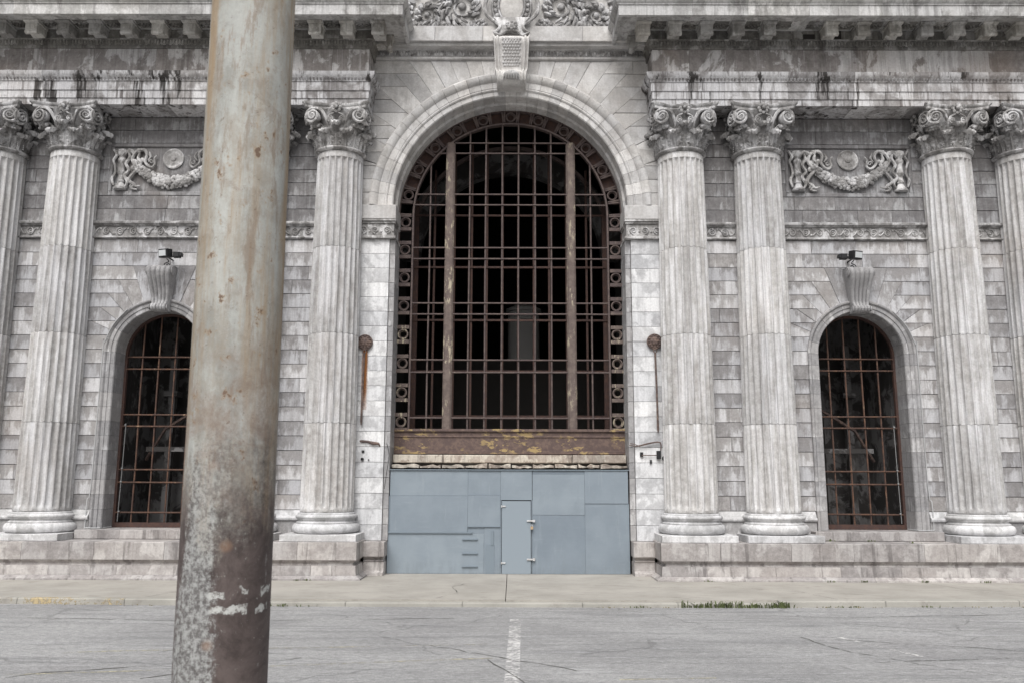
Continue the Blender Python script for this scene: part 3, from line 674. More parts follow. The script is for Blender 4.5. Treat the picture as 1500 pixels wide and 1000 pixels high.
# ---- entablature carried round the corner ---------------------------------
def lpath(prof, x0, y0, x1, cuts, name, mat, parent, mir, yback=.04, smooth=30, gap=.003):
    """profile (d,z): d is the projection beyond the face; first piece carries the return"""
    xs = [None] + [c for c in cuts if x0 < c < x1] + [x1]
    for i in range(len(xs) - 1):
        a, b = xs[i], xs[i + 1]; m = MB(); dj = rng.uniform(-.005, .005) if i else 0
        far = [(b - gap, y0 - d + dj, z) for d, z in prof]
        if a is None: R = [[(x0 - d, max(yback, y0 - d), z) for d, z in prof], [(x0 - d, y0 - d, z) for d, z in prof], far]
        else: R = [[(a + gap, y0 - d + dj, z) for d, z in prof], far]
        m.rings(R); m.build(name, mat, parent, smooth, mir)
for mir in (False, True):
    E = empty('entablature', parent=B)
    cuts = [5.95, 7.7, 9.55, 11.2, 13.0, 14.9, 16.5]
    X0 = 3.97
    lpath([(-.84, 12.68), (0, 12.68), (0, 12.86), (.03, 12.865), (.03, 13.08), (.06, 13.085), (.06, 13.33), (.09, 13.345), (.09, 13.375), (.10, 13.39), (.17, 13.47), (.19, 13.52), (.20, 13.59), (-.84, 13.59)], X0, -.80, XE, cuts, 'architrave_block', 'entab', E, mir)
    m = MB(); n = 150; L = (XE - X0) / n
    for k in range(n): m.tube([(X0 - .1 + L * (k + .5), -.895, 13.37), (X0 - .1 + L * (k + .5), -.935, 13.43)], [.018, .034], 4)
    for k in range(8): m.tube([(X0 - .1, -.8 + .1 * k, 13.37), (X0 - .13, -.8 + .1 * k, 13.43)], [.018, .034], 4)
    m.build('leaf_moulding', 'entab', E, 50, mir, kind='stuff')
    cuts = [5.0, 6.7, 8.05, 9.95, 11.7, 13.4, 15.2, 16.8]
    lpath([(-.84, 13.593), (0, 13.593), (0, 14.34), (-.84, 14.34)], X0, -.80, XE, cuts, 'frieze_block', 'frieze', E, mir)
    cuts = [6.1, 8.2, 10.3, 12.4, 14.5, 16.3]
    lpath([(-.84, 14.343), (.04, 14.343), (.05, 14.375), (.05, 14.40), (.10, 14.54), (.16, 14.56), (.16, 14.585), (-.84, 14.585)], X0, -.80, XE, cuts, 'bed_moulding', 'cornice', E, mir)
    m = MB(); eggs(X0, XE, -.90, 14.48, .17, .055, .075, m)
    m.build('egg_and_dart', 'cornice', E, 50, mir, kind='stuff')
    # modillion course backing, soffit, corona
    lpath([(-.84, 14.588), (.10, 14.588), (.10, 14.86), (-.84, 14.86)], X0, -.80, XE, cuts, 'modillion_course', 'cornice', E, mir)
    cuts = [4.9, 6.4, 8.05, 10.0, 11.6, 13.4, 15.0, 16.7]
    XC = 3.97
    lpath([(-.84, 14.865), (.94, 14.865), (.96, 14.77), (1.06, 14.77), (1.06, 15.06), (1.09, 15.07), (1.09, 15.10), (1.13, 15.13), (1.18, 15.22), (1.18, 15.25), (-.84, 15.30)], XC, -.80, XE, cuts, 'corona_block', 'corona', E, mir)
    xs = [3.66 + .865 * k for k in range(18)]
    missing = (5,) if not mir else ()
    sh = None; mp = [(-.85, 14.56), (-1.0, 14.57), (-1.12, 14.60), (-1.20, 14.58), (-1.25, 14.52), (-1.30, 14.485), (-1.36, 14.49), (-1.39, 14.53), (-1.37, 14.58), (-1.37, 14.79), (-1.40, 14.80), (-1.40, 14.862), (-.85, 14.862)]
    for k, x in enumerate(xs):
        if k in missing and not mir:
            continue
        if sh is None:
            m = MB(); m.extrudeX(mp, -.165, .165); m.extrudeX([(y, z) for y, z in [(-.9, 14.80), (-1.43, 14.80), (-1.45, 14.83), (-1.45, 14.863), (-.9, 14.863)]], -.195, .195)
            m.tube([(-.172, -1.33, 14.54), (.172, -1.33, 14.54)], .045, 8); m.box(-.10, .10, -1.385, -1.36, 14.62, 14.76); sh = m.mesh('modillion', 'modil', 30)
        o = bpy.data.objects.new('modillion', sh); COL.objects.link(o); o.parent = E; o.location = ((-x if mir else x) + rng.uniform(-.01, .01), rng.uniform(-.01, .02), 0)
    for k, y in enumerate((-.6,)):
        o = bpy.data.objects.new('modillion', sh); COL.objects.link(o); o.parent = E; o.rotation_euler = (0, 0, (PI / 2 if mir else -PI / 2)); o.location = ((-1 if mir else 1) * (XC - .78 - .02 + .0), y, 0) if False else ((-1 if mir else 1) * (XC + .80), y + .12, 0)
    ros = None
    for k, x in enumerate(xs[:-1]):
        if ros is None:
            m = MB(); m.box(-.20, .20, -.20, .20, -.001, .03)
            m.tube([(.20 * math.cos(i * PI / 6), .14 * math.sin(i * PI / 6), -.01) for i in range(12)], .028, 5, closed=True)
            for i in range(6): m.ball((.09 * math.cos(i * PI / 3), .07 * math.sin(i * PI / 3), -.01), .045, 1, 1, .8)
            m.ball((0, 0, -.03), .035); ros = m.mesh('soffit_rosette', 'cornice', 50)
        o = bpy.data.objects.new('soffit_rosette', ros); COL.objects.link(o); o.parent = E; o.location = ((-1 if mir else 1) * (x + .4325), -1.20, 14.858)
    # dark slabs painting the shade in sockets where cornice stones have fallen out
    if not mir:
        for (xa, xb, za, zb) in ((8.20, 8.52, 14.595, 14.76), (8.98, 9.26, 14.595, 14.86)):
            m = MB(); m.box(xa, xb, -.915, -.88, za, zb); m.build('socket_shade', MAT['dim'], E)
    # attic over the cornice
    m = MB(); m.box(X0 + .3, XE, -.55, .3, 15.29, 17.3); m.extrudeX([(-.5, 15.29), (-.85, 15.29), (-.85, 15.55), (-.78, 15.62), (-.5, 15.62)], X0 + .1, XE); m.build('attic', 'cornice', E, mir=mir)

# ---- stepped granite pedestal ---------------------------------------------
for mir in (False, True):
    Pd = empty('pedestal', parent=B)
    PX0 = 3.78
    lpath([(-1.2, .47), (0, .47), (0, .885), (-.012, .897), (-1.2, .897)], PX0, -1.30, XE, [5.25, 7.0, 8.55, 10.3, 12.1, 13.7, 15.3, 16.9], 'pedestal_block', 'granite', Pd, mir, yback=-.1, gap=.004)
    lpath([(-1.2, .335), (-.07, .335), (-.10, .36), (-.10, .39), (-.06, .42), (-.03, .467), (-1.2, .467)], PX0, -1.30, XE, [5.25, 8.55, 12.1, 15.3], 'pedestal_moulding', 'granite', Pd, mir, yback=-.1)
    lpath([(-1.2, .10), (.0, .10), (-.02, .332), (-1.2, .332)], PX0, -1.30, XE, [4.9, 6.6, 8.2, 9.7, 11.4, 13.0, 14.7, 16.4], 'plinth_course', 'granite', Pd, mir, yback=-.1, gap=.004)
    lpath([(-1.2, -.12), (.14, -.12), (.13, .03), (.02, .097), (-1.2, .097)], PX0, -1.30, XE, [5.8, 9.0, 12.3, 15.0], 'foot_course', 'granite', Pd, mir, yback=-.1, gap=.004)
    # pier foot beside the doorway
    m = MB(); m.box(3.23, 3.78, -.38, .3, .47, .848, .012); m.build('pier_foot', 'granite', Pd, mir=mir)
    m = MB(); m.extrudeX([(.3, .33), (-.28, .33), (-.30, .36), (-.26, .40), (-.33, .467), (.3, .467)], 3.27, 3.78); m.build('pier_foot', 'granite', Pd, 30, mir)
    m = MB(); m.extrudeX([(.3, -.12), (-.40, -.12), (-.38, .06), (-.29, .12), (-.28, .327), (.3, .327)], 3.25, 3.78); m.build('pier_foot', 'granite', Pd, 30, mir)
    # top surface behind
    m = MB(); m.box(PX0 + .1, XE, -1.2, .1, .7, .892); m.build('pedestal_core', 'granite', Pd, mir=mir)

# ---- columns --------------------------------------------------------------
NF = 24
def shaft_r(z): 
    t = (z - 1.6) / 9.7; return .695 - .062 * t ** 1.5
def ring_fl(z, dep, ro=0.0):
    r = shaft_r(z) + ro; out = []
    for i in range(NF * 7):
        k = i % 7; a = 2 * PI * (i + .5) / (NF * 7)
        d = 0 if k in (0, 6) else dep * math.sin(PI * k / 6) ** .7
        out.append(((r - d) * math.cos(a), (r - d) * math.sin(a), z))
    return out
def fl_depth(z): 
    if z > 11.18: return 0
    if z > 11.08: return .066 * math.sqrt(max(0, 1 - ((z - 11.08) / .10) ** 2))
    if z < 1.78: return .066 * max(0, (z - 1.68)) / .10 if z > 1.68 else 0
    return .066
def drum_mesh(z0, z1, seed):
    r_ = random.Random(seed); zs = [z0 + .004]; z = z0 + .02
    lvl = []
    n = 8
    for k in range(n + 1): lvl.append(z0 + .02 + (z1 - z0 - .04) * k / n)
    extra = [1.62, 1.68, 1.73, 1.78] if z0 < 1.7 else []
    if z1 > 11: extra = [11.08, 11.12, 11.15, 11.17, 11.18, 11.19]
    lvl = sorted(set([l_ for l_ in lvl] + [e for e in extra if z0 < e < z1]))
    R = [[(x * .975, y * .975, z0 + .004) for x, y, _ in ring_fl(z0 + .004, fl_depth(z0) * .8)]]
    jl = [r_.uniform(0, 1) for _ in range(NF * 7)]
    for z in lvl:
        rr = ring_fl(z, fl_depth(z)); R.append(rr)
    R.append([(x * .975, y * .975, z1 - .004) for x, y, _ in ring_fl(z1, fl_depth(z1) * .8)])
    # chipped lower arrises
    for q in (1, len(R) - 2):
        R[q] = [(x * (1 - .028 * (jl[i] > .80)), y * (1 - .028 * (jl[i] > .80)), z + (.012 * jl[(i * 3) % len(jl)] * (1 if q == 1 else -1))) for i, (x, y, z) in enumerate(R[q])]
    m = MB(); m.rings(R); return m.mesh('drum', 'shaft', 35)
joints = [1.60, 3.89, 6.27, 8.64, 11.36]
drums = [drum_mesh(a, b, i) for i, (a, b) in enumerate(zip(joints[:-1], joints[1:]))]
mp_ = MB(); mp_.box(-.96, .96, -.96, .96, .90, 1.07, .012); plinth_me = mp_.mesh('plinth', 'base')
mp_ = MB(); pr = [(.80, 1.072)]
pr += [(.755 + .115 * math.cos(a), 1.20 + .125 * math.sin(a)) for a in [-PI / 2 + PI * i / 10 for i in range(11)]]
pr += [(.775, 1.335), (.775, 1.355), (.735, 1.375), (.72, 1.40), (.735, 1.425), (.765, 1.43), (.765, 1.445)]
pr += [(.745 + .055 * math.cos(a), 1.495 + .05 * math.sin(a)) for a in [-PI / 2 + PI * i / 8 for i in range(9)]]
pr += [(.735, 1.55), (.735, 1.575), (.71, 1.598), (.60, 1.598)]
mp_.lathe(pr, n=64); base_me = mp_.mesh('base', 'base', 40)

def capital_mesh():
    m = MB(); Z0 = 11.46
    m.lathe([(.60, -.10), (.655, -.10), (.70, -.075), (.715, -.04), (.70, -.005), (.655, .01), (.60, .012)], (0, 0, Z0), 48)       # astragal
    rb = lambda z: .60 + (.0 if z < .55 else .20 * ((z - .55) / .5) ** 1.6)
    m.lathe([(rb(z), z) for z in [0, .2, .4, .55, .65, .75, .85, .95, 1.04]], (0, 0, Z0), 40)
    def leaf(ang, h, w0, out, base=0.0, z00=0.0):
        def fn(u, v):
            uu = u * 2 - 1
            if v < .72:
                t = v / .72; z = z00 + h * t; r = rb(z) + .035 + .07 * t + out * .25 * t * t
            else:
                t = (v - .72) / .28; a = t * PI * 1.05; R_ = out * .40
                z = z00 + h + R_ * .8 * math.sin(a); r = rb(h + z00) + .105 + out * .25 + R_ * (1 - math.cos(a))
            wv = w0 * (.72 + .35 * math.sin(min(1, v * 1.1) * PI * .75)) * (1 + .16 * math.sin(v * 30)) * (1 if v < .8 else (1 - (v - .8) * 1.6))
            x = uu * wv / 2; r -= .07 * uu * uu; r += .022 * math.cos(uu * PI * 3) * (1 - .3 * abs(uu))
            ca, sa = math.cos(ang), math.sin(ang)
            return (r * ca - x * sa, r * sa + x * ca, Z0 + z)
        def th(p):
            l = math.hypot(p[0], p[1]); k = (l - .05) / l; return (p[0] * k, p[1] * k, p[2] - .05)
        m.grid(fn, 12, 20, th)
    for k in range(8):
        leaf(PI / 8 + k * PI / 4, .36, .42, .25)
        leaf(k * PI / 4, .56, .36, .27)
        # beaded stems between the leaves
        for sgn in (1, -1):
            a = k * PI / 4 + PI / 8 + sgn * .12
            for b in range(6): m.ball(((rb(0) + .125) * math.cos(a), (rb(0) + .125) * math.sin(a), Z0 + .05 + .055 * b), .020, n=5, m=4)
    for f in range(4):
        A = -PI / 2 + f * PI / 2; T = Matrix.Rotation(A + PI / 2, 4, 'Z'); s = MB()
        for sg in (1, -1):
            rot = sg * .28
            cx, cy, cz = sg * .64, -.79, Z0 + .80
            for dep_, rad_ in ((0, .215),):
                s.spiral((cx, cy - .03, cz), .215, 2.2, -sg, PI / 2, .042, 44, 1, rot, .07)
            # drum of the volute
            N = 18; dsk = []
            for dd, rr in ((.16, .17), (.03, .19), (.0, .17), (-.01, .08), (-.06, .06), (-.09, .03)):
                dsk.append([(cx + rr * math.cos(2 * PI * i / N) * math.cos(rot) - dd * math.sin(rot), cy + rr * math.cos(2 * PI * i / N) * math.sin(rot) + dd * math.cos(rot), cz + rr * math.sin(2 * PI * i / N)) for i in range(N)])
            s.rings(dsk)
            # stalk rising from the leaves into the volute
            s.tube([(sg * .20, -.66, Z0 + .50), (sg * .27, -.74, Z0 + .72), (sg * .38, -.82, Z0 + .93), (sg * .52, -.82, Z0 + 1.01), (sg * .66, -.80, Z0 + 1.01)], [.03, .045, .05, .045, .04], 6)
            s.spiral((sg * .145, -.78, Z0 + .73), .095, 1.6, sg, -PI / 2, .024, 22, 1, 0, .02)
            s.ball((sg * .145, -.79, Z0 + .73), .035)
            s.tube([(sg * .24, -.66, Z0 + .50), (sg * .25, -.76, Z0 + .66), (sg * .20, -.79, Z0 + .82), (sg * .06, -.80, Z0 + .90)], .025, 5)
            # small leaf under the corner volute
            for q in range(5): s.ball((sg * (.50 + .05 * q), -.70 + .01 * q, Z0 + .56 - .015 * q * q + .04 * q), .07 - .006 * q, 1, 1, .7, 7, 5)
        # fleuron
        for i in range(8): s.ball((.115 * math.cos(i * PI / 4), -.80, Z0 + 1.06 + .115 * math.sin(i * PI / 4)), .055, 1, .7, 1, 7, 5)
        s.ball((0, -.86, Z0 + 1.06), .06)
        s.xf(T); m.add(s.v, s.f)
    # concave abacus
    def ab(s1, z, n=10):
        out = []
        for f in range(4):
            A = f * PI / 2
            for i in range(n + 1):
                t = -1 + 2 * i / n; x = t * (.86 * s1); y = -(.70 * s1 + .20 * s1 * t * t)
                out.append((x * math.cos(A) - y * math.sin(A), x * math.sin(A) + y * math.cos(A), Z0 + z))
        return out
    m.rings([ab(.90, 1.03), ab(.955, 1.045), ab(.97, 1.09), ab(.96, 1.105), ab(1.0, 1.13), ab(1.03, 1.165), ab(1.03, 1.205)])
    return m.mesh('capital', 'carved', 45)
cap_me = capital_mesh()
for mir in (False, True):
    for x in CX:
        c = empty('column', ((-x if mir else x), -.20, 0), B)
        for me, nm in [(plinth_me, 'plinth'), (base_me, 'base')] + [(d, 'drum') for d in drums] + [(cap_me, 'capital')]:
            o = bpy.data.objects.new(nm, me); COL.objects.link(o); o.parent = c
            if nm == 'drum': o.rotation_euler.z = 2 * PI / NF * rng.randrange(NF)

# ---- great window grille ---------------------------------------------------
G = empty('window_grille', parent=B)
GY = .85; RI, RO = 2.83, 3.27
ncell = 15; ch_ = (AZ - 3.82) / ncell; na = 23
def ring_cell(cx, cz, ang, ring):
    """one panel of the perforated border; local x outward, z along"""
    m = MB(); h = ch_ / 2; wd_ = (RO - RI) / 2 - .045
    loc = lambda a, b, y: (cx + a * math.cos(ang) - b * math.sin(ang), y, cz + a * math.sin(ang) + b * math.cos(ang))
    def bar(a0, b0, a1, b1, w_, y0, y1):
        dx, dz = a1 - a0, b1 - b0; l = math.hypot(dx, dz); nx, nz = -dz / l * w_ / 2, dx / l * w_ / 2
        p = [(a0 + nx, b0 + nz), (a1 + nx, b1 + nz), (a1 - nx, b1 - nz), (a0 - nx, b0 - nz)]
        m.rings([[loc(a, b, y0) for a, b in p], [loc(a, b, y1) for a, b in p]])
    t = .05
    bar(-wd_, -h + .025, wd_, -h + .025, t, GY - .03, GY + .09); bar(-wd_, h - .025, wd_, h - .025, t, GY - .03, GY + .09)
    if ring:
        m.tube([loc(.135 * math.cos(2 * PI * i / 20), .135 * math.sin(2 * PI * i / 20), GY + .0) for i in range(20)], .024, 6, closed=True)
        m.tube([loc(.105 * math.cos(2 * PI * i / 20), .105 * math.sin(2 * PI * i / 20), GY + .05) for i in range(20)], .02, 5, closed=True)
    return m
for k in range(ncell * 2 + na):
    if k < ncell: cx, cz, ang = 1, 3.82 + ch_ * (k + .5), 0
    elif k >= ncell + na: cx, cz, ang = -1, 3.82 + ch_ * (2 * ncell + na - 1 - k + .5), 0
    else: ang = PI * (k - ncell + .5) / na; cx = None
    rm = (RI + RO) / 2
    if cx is not None: m = ring_cell(cx * rm, cz, 0, k % 2 == 0)
    else: m = ring_cell(rm * math.cos(ang), AZ + rm * math.sin(ang), ang, k % 2 == 0)
    m.build('ring_panel' if k % 2 == 0 else 'open_panel', 'mull' if k < 8 or k > 44 else 'iron', G, 40)
m = MB(); m.rings([[(rr_ * math.cos(t_), y, AZ + rr_ * math.sin(t_)) for rr_, y in ((RI, GY + .13), (RO, GY + .13), (RO, GY + .15), (RI, GY + .15))] for t_ in [PI * i / 60 for i in range(5, 56)]]); m.build('border_backing', 'rustframe', G, 30)
m = MB()
for rr, w_, y0, y1 in ((RI, .05, GY - .05, GY + .12), (RO - .02, .06, GY - .02, GY + .12)):
    for sg in (1, -1): m.box(min(sg * (rr - w_ / 2), sg * (rr + w_ / 2)), max(sg * (rr - w_ / 2), sg * (rr + w_ / 2)), y0, y1, 3.82, AZ)
    m.rings([[((rr + a) * math.cos(t_), y, AZ + (rr + a) * math.sin(t_)) for a, y in ((-w_ / 2, y0), (w_ / 2, y0), (w_ / 2, y1), (-w_ / 2, y1))] for t_ in [PI * i / 60 for i in range(61)]])
m.build('border_frame', 'iron', G, 30)
for sg in (1, -1):
    m = MB(); xm = sg * 1.765; zt = AZ + math.sqrt(RI ** 2 - 1.765 ** 2)
    m.box(xm - .13, xm + .13, GY - .02, GY + .14, 3.82, zt); m.box(xm - .085, xm + .085, GY - .06, GY - .02, 3.82, zt + .02); m.tube([(xm - .10, GY - .03, 3.82), (xm - .10, GY - .03, zt)], .018, 6); m.tube([(xm + .10, GY - .03, 3.82), (xm + .10, GY - .03, zt)], .018, 6)
    m.build('mullion', 'mull', G, 30)
for x in (-2.34, -1.19, -.72, -.24, .24, .72, 1.19, 2.34):
    zt = AZ + math.sqrt(RI ** 2 - x * x); m = MB(); bw = rng.uniform(-.006, .006)
    m.tube([(x, GY, 3.82), (x + bw, GY, 5.6), (x - bw, GY, 8.2), (x, GY, zt)], .026, 6); m.build('vertical_bar', 'iron', G, 40)
for z in (4.14, 5.43, 5.78, 7.09, 7.41, 8.72, 9.05, 10.34, 10.66, 11.93, 12.25):
    hx = RI if z < AZ else math.sqrt(RI ** 2 - (z - AZ) ** 2)
    segs = [(-1.64, 1.64)] + ([(1.89, hx), (-hx, -1.89)] if hx > 1.95 else [])
    for a, b in segs:
        m = MB(); m.tube([(a, GY - .03, z + rng.uniform(-.004, .004)), (b, GY - .03, z + rng.uniform(-.004, .004))], .024, 6); m.build('horizontal_bar', 'iron', G, 40)
# inner steel glazing frame, 0.7 m behind
GI = empty('inner_window_frame', parent=B); Y2 = 2.3
for x in (-2.9, -2.34, -1.765, -1.19, -.72, -.24, .24, .72, 1.19, 1.765, 2.34, 2.9):
    r2 = 3.05; zt = AZ + math.sqrt(max(.01, r2 ** 2 - x * x)); wd_ = .07 if abs(x) in (1.765, 2.9) else .03
    m = MB(); m.box(x - wd_, x + wd_, Y2, Y2 + .12, 3.5, zt); m.build('frame_bar', 'rustframe', GI)
for z in (4.3, 5.65, 7.2, 8.85, 10.5):
    hx = 3.0 if z < AZ else math.sqrt(9 - (z - AZ) ** 2); m = MB(); m.box(-hx, hx, Y2 - .03, Y2 - .004, z - .03, z + .03); m.build('frame_bar', 'rustframe', GI)
m = MB(); m.rings([[((2.98 + a) * math.cos(t_), y, AZ - .25 + (2.98 + a) * math.sin(t_)) for a, y in ((0, Y2 + .2), (.1, Y2 + .2), (.1, Y2 + .35), (0, Y2 + .35))] for t_ in [PI * i / 50 for i in range(51)]]); m.build('arched_head', 'iron', GI, 30)
# rusty transom panel
TP = empty('transom_panel', parent=B)
m = MB(); m.box(-3.22, 3.22, .80, .98, 3.16, 3.80); m.build('sheet', 'panel', TP)
for z0, z1, y in ((3.76, 3.835, .74), (3.60, 3.64, .775), (3.14, 3.24, .76)):
    m = MB(); m.box(-3.22, 3.22, y, .80, z0, z1, .01); m.build('rail', 'panel', TP)
# broken sill under it
for a, b, yy in ((-3.2, -1.82, .42), (-1.82, 1.72, .48), (1.72, 3.2, .42)):
    m = MB(); m.block([(a, 2.89), (b, 2.89), (b, 3.12), (a, 3.12)], yy, 1.0, .006, .02, .012); m.build('sill_slab', 'sill', TP)
bx = [-3.2, -2.42, -1.84, -1.20, -.58, .05, .62, 1.22, 1.85, 2.45, 3.2]
for a, b in zip(bx[:-1], bx[1:]):
    m = MB(); n_ = 6; tops = [2.865 + rng.uniform(-.07, .015) for _ in range(n_)]; 
    top = [(a + .02 + (b - a - .04) * i / (n_ - 1), tops[i]) for i in range(n_)]
    bot = [(b - .02 - (b - a - .04) * i / (n_ - 1), 2.735 + rng.uniform(-.01, .03)) for i in range(n_)]
    poly = top[::-1] + bot[::-1]
    yf = rng.uniform(.12, .24)
    m.rings([[(x, .9, z) for x, z in poly], [(x, yf + .08, z) for x, z in poly], [(x, yf + rng.uniform(0, .03), 2.80 + (z - 2.80) * .72) for x, z in poly]]); m.build('broken_stone', 'sill', TP)
m = MB(); m.box(-3.2, 3.2, .6, 1.0, 2.6, 3.10); m.build('rubble_core', 'mortar', TP)

# ---- side window grilles ---------------------------------------------------
SY = .60
for mir in (False, True):
    SG = empty('side_window_grille', parent=B); hw = 1.19
    m = MB(); w_ = .085
    for sg in (1, -1): m.box(WX + min(sg * hw, sg * (hw - w_)), WX + max(sg * hw, sg * (hw - w_)), SY - .02, SY + .08, 1.14, WZ)
    m.rings([[(WX + (hw - w_ + a) * math.cos(t_), y, WZ + (hw - w_ + a) * math.sin(t_)) for a, y in ((0, SY - .02), (w_, SY - .02), (w_, SY + .08), (0, SY + .08))] for t_ in [PI * i / 36 for i in range(37)]])
    m.box(WX - hw + w_, WX + hw - w_, SY - .02, SY + .08, 1.14, 1.27); m.build('grille_frame', 'rustframe', SG, 30, mir)
    for k in range(4):
        x = WX + (-1.5 + k) * .455; zt = WZ + math.sqrt((hw - w_) ** 2 - (x - WX) ** 2); b = rng.uniform(-.012, .012)
        m = MB(); m.tube([(x, SY + .02, 1.25), (x + b, SY + .02, 3), (x - b, SY + .02, 4.8), (x, SY + .02, zt)], .023, 6); m.build('vertical_bar', 'rust', SG, 40, mir)
    for z in (1.54, 2.34, 2.69, 3.87, 4.19, 5.47, 5.80):
        m = MB(); m.tube([(WX - hw + w_, SY - .01, z + rng.uniform(-.006, .006)), (WX + hw - w_, SY - .01, z + rng.uniform(-.006, .006))], .022, 6); m.build('horizontal_bar', 'rust', SG, 40, mir)
    # room seen through it
    RM = empty('side_room', parent=B)
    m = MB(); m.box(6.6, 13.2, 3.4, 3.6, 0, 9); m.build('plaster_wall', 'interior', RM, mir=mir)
    m = MB(); m.box(8.4, 9.75, 3.36, 3.399, 1.1, 4.4); m.build('doorway_shade', 'dim', RM, mir=mir)  # flat dark slab paints the shade of a doorway; no opening is cut
    m = MB(); m.box(8.3, 10.25, 1.10, 1.40, 3.20, 3.33); m.build('inner_ledge', 'interior', RM, mir=mir)
    m = MB(); m.box(11.0, 11.2, 1.5, 3.4, 0, 9); m.build('plaster_wall', 'interior', RM, mir=mir)
    m = MB(); m.box(10.15, 10.35, 2.6, 2.8, 1.0, 6.5); m.box(10.05, 10.45, 2.5, 2.9, 4.9, 5.05); m.build('inner_pier', 'interior', RM, mir=mir)
    m = MB(); m.tube([(8.5, 2.0, 4.9), (10.2, 2.2, 3.9), (10.8, 2.4, 3.0)], .05, 6); m.build('fallen_pipe', 'medal', RM, 40, mir)
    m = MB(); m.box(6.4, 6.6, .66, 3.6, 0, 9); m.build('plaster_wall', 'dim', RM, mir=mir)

# ---- hall interior ----------------------------------------------------------
H = empty('hall_interior', parent=B)
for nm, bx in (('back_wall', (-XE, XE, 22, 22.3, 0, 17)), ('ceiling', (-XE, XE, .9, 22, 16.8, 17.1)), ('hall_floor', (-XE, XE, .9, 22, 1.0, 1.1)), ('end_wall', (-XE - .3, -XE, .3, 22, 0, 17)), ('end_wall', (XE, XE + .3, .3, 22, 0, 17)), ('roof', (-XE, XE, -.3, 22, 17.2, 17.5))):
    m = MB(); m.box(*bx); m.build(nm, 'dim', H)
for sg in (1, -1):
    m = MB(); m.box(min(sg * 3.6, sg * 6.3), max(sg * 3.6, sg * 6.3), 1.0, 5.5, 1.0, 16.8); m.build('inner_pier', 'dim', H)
m = MB(); m.rings([[((3.0 + a) * math.cos(t_), y, 9.6 + (3.0 + a) * math.sin(t_)) for a, y in ((0, 4.0), (.7, 4.0), (.7, 4.5), (0, 4.5))] for t_ in [PI * i / 40 for i in range(41)]]); m.build('inner_arch', 'interior', H, 30)
m = MB(); m.lathe([(.62, 6.2), (.62, 8.5), (.67, 8.53), (.67, 8.62), (.62, 8.65), (.62, 8.85), (.70, 8.90), (.70, 9.0), (.4, 9.15), (0, 9.2)], (.5, 9.5, 0), 24); m.build('round_kiosk', 'kiosk', H, 40)
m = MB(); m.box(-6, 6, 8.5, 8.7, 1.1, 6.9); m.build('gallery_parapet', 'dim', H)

# ================================================================== THINGS ON THE BUILDING
# ---- painted boarding over the doorway
HB = empty('painted_boarding', (0, .1, 0), None, 'patchwork of blue grey painted boards closing the doorway under the great arch', 'boarding')
bxm = lambda px: (px / 3.947 + 560 - 746) / 351.5 * 6.41
bzm = lambda py: max(0.0, (843.6 - (py / 3.947 + 620)) / 155.6 * 2.69)
def board(a, b, c, d, y, name='board', mat='blue', t=.03, ch=.006):
    x0, x1, z1, z0 = bxm(a), bxm(b), bzm(c), bzm(d)
    m = MB(); m.block([(x0, z0), (x1, z0), (x1, z1), (x0, z1)], y, y + t, .0015, ch * .6, .003); return m.build(name, mat, HB)
for r in ((43, 495, 268, 422, 0), (47, 495, 422, 640, -.012), (495, 683, 268, 418, .004), (495, 683, 418, 603, -.018), (683, 866, 268, 447, -.004), (868, 1170, 268, 290, .006), (868, 1170, 290, 535, -.012),
          (868, 1170, 535, 884, -.004), (1170, 1422, 268, 467, -.014), (1170, 1426, 467, 884, .002), (35, 590, 645, 884, .006), (590, 683, 610, 884, -.002), (35, 47, 422, 640, .01), (495, 590, 607, 645, .006), (862, 868, 447, 884, .0), (683, 690, 447, 884, .0)):
    board(*r)
board(600, 650, 710, 884, -.014, 'patch_board', 'bluedark', .012, .004)
for r in ((35, 525, 636, 646, -.03), (495, 683, 601, 609, -.032), (465, 555, 676, 685, -.03), (465, 555, 758, 767, -.03), (465, 555, 836, 844, -.03), (630, 645, 630, 715, -.03)):
    board(*r, 'batten', 'bluedark', .04, .004)
m = MB(); m.box(-3.20, 3.20, .06, .16, 0, 2.69); m.build('backing_sheet', 'black', HB)
m = MB(); m.box(-3.21, 3.21, -.04, .08, 2.69, 2.715, .003); m.build('top_rail', 'bluedark', HB)
dr = board(692, 859, 452, 884, -.028, 'door', 'door', .03, .006)
for py in (484, 818):
    m = MB(); x = bxm(690); z = bzm(py); m.box(x - .01, x + .11, -.052, -.03, z - .018, z + .018, .004); m.tube([(x, -.055, z - .03), (x, -.055, z + .03)], .012, 6); m.build('hinge', 'steel', dr)
for py in (570, 797):
    m = MB(); x = bxm(857); z = bzm(py); m.box(x - .10, x + .11, -.065, -.03, z - .02, z + .02, .005); m.box(x + .06, x + .12, -.075, -.03, z - .035, z + .03, .005); m.build('hasp', 'steel', dr)
pk = empty('padlock', (bxm(864), .02, bzm(600) - .05), None, 'small worn brass padlock hanging from the upper hasp of the blue door', 'padlock')
m = MB(); m.box(-.035, .035, -.015, .02, -.04, .035, .006); m.build('lock_body', 'brass', pk)
m = MB(); m.tube([(.025 * math.cos(a), 0, .035 + .05 * math.sin(a)) for a in [PI * i / 8 for i in range(9)]], .007, 6); m.build('shackle', 'steel', pk, 40)

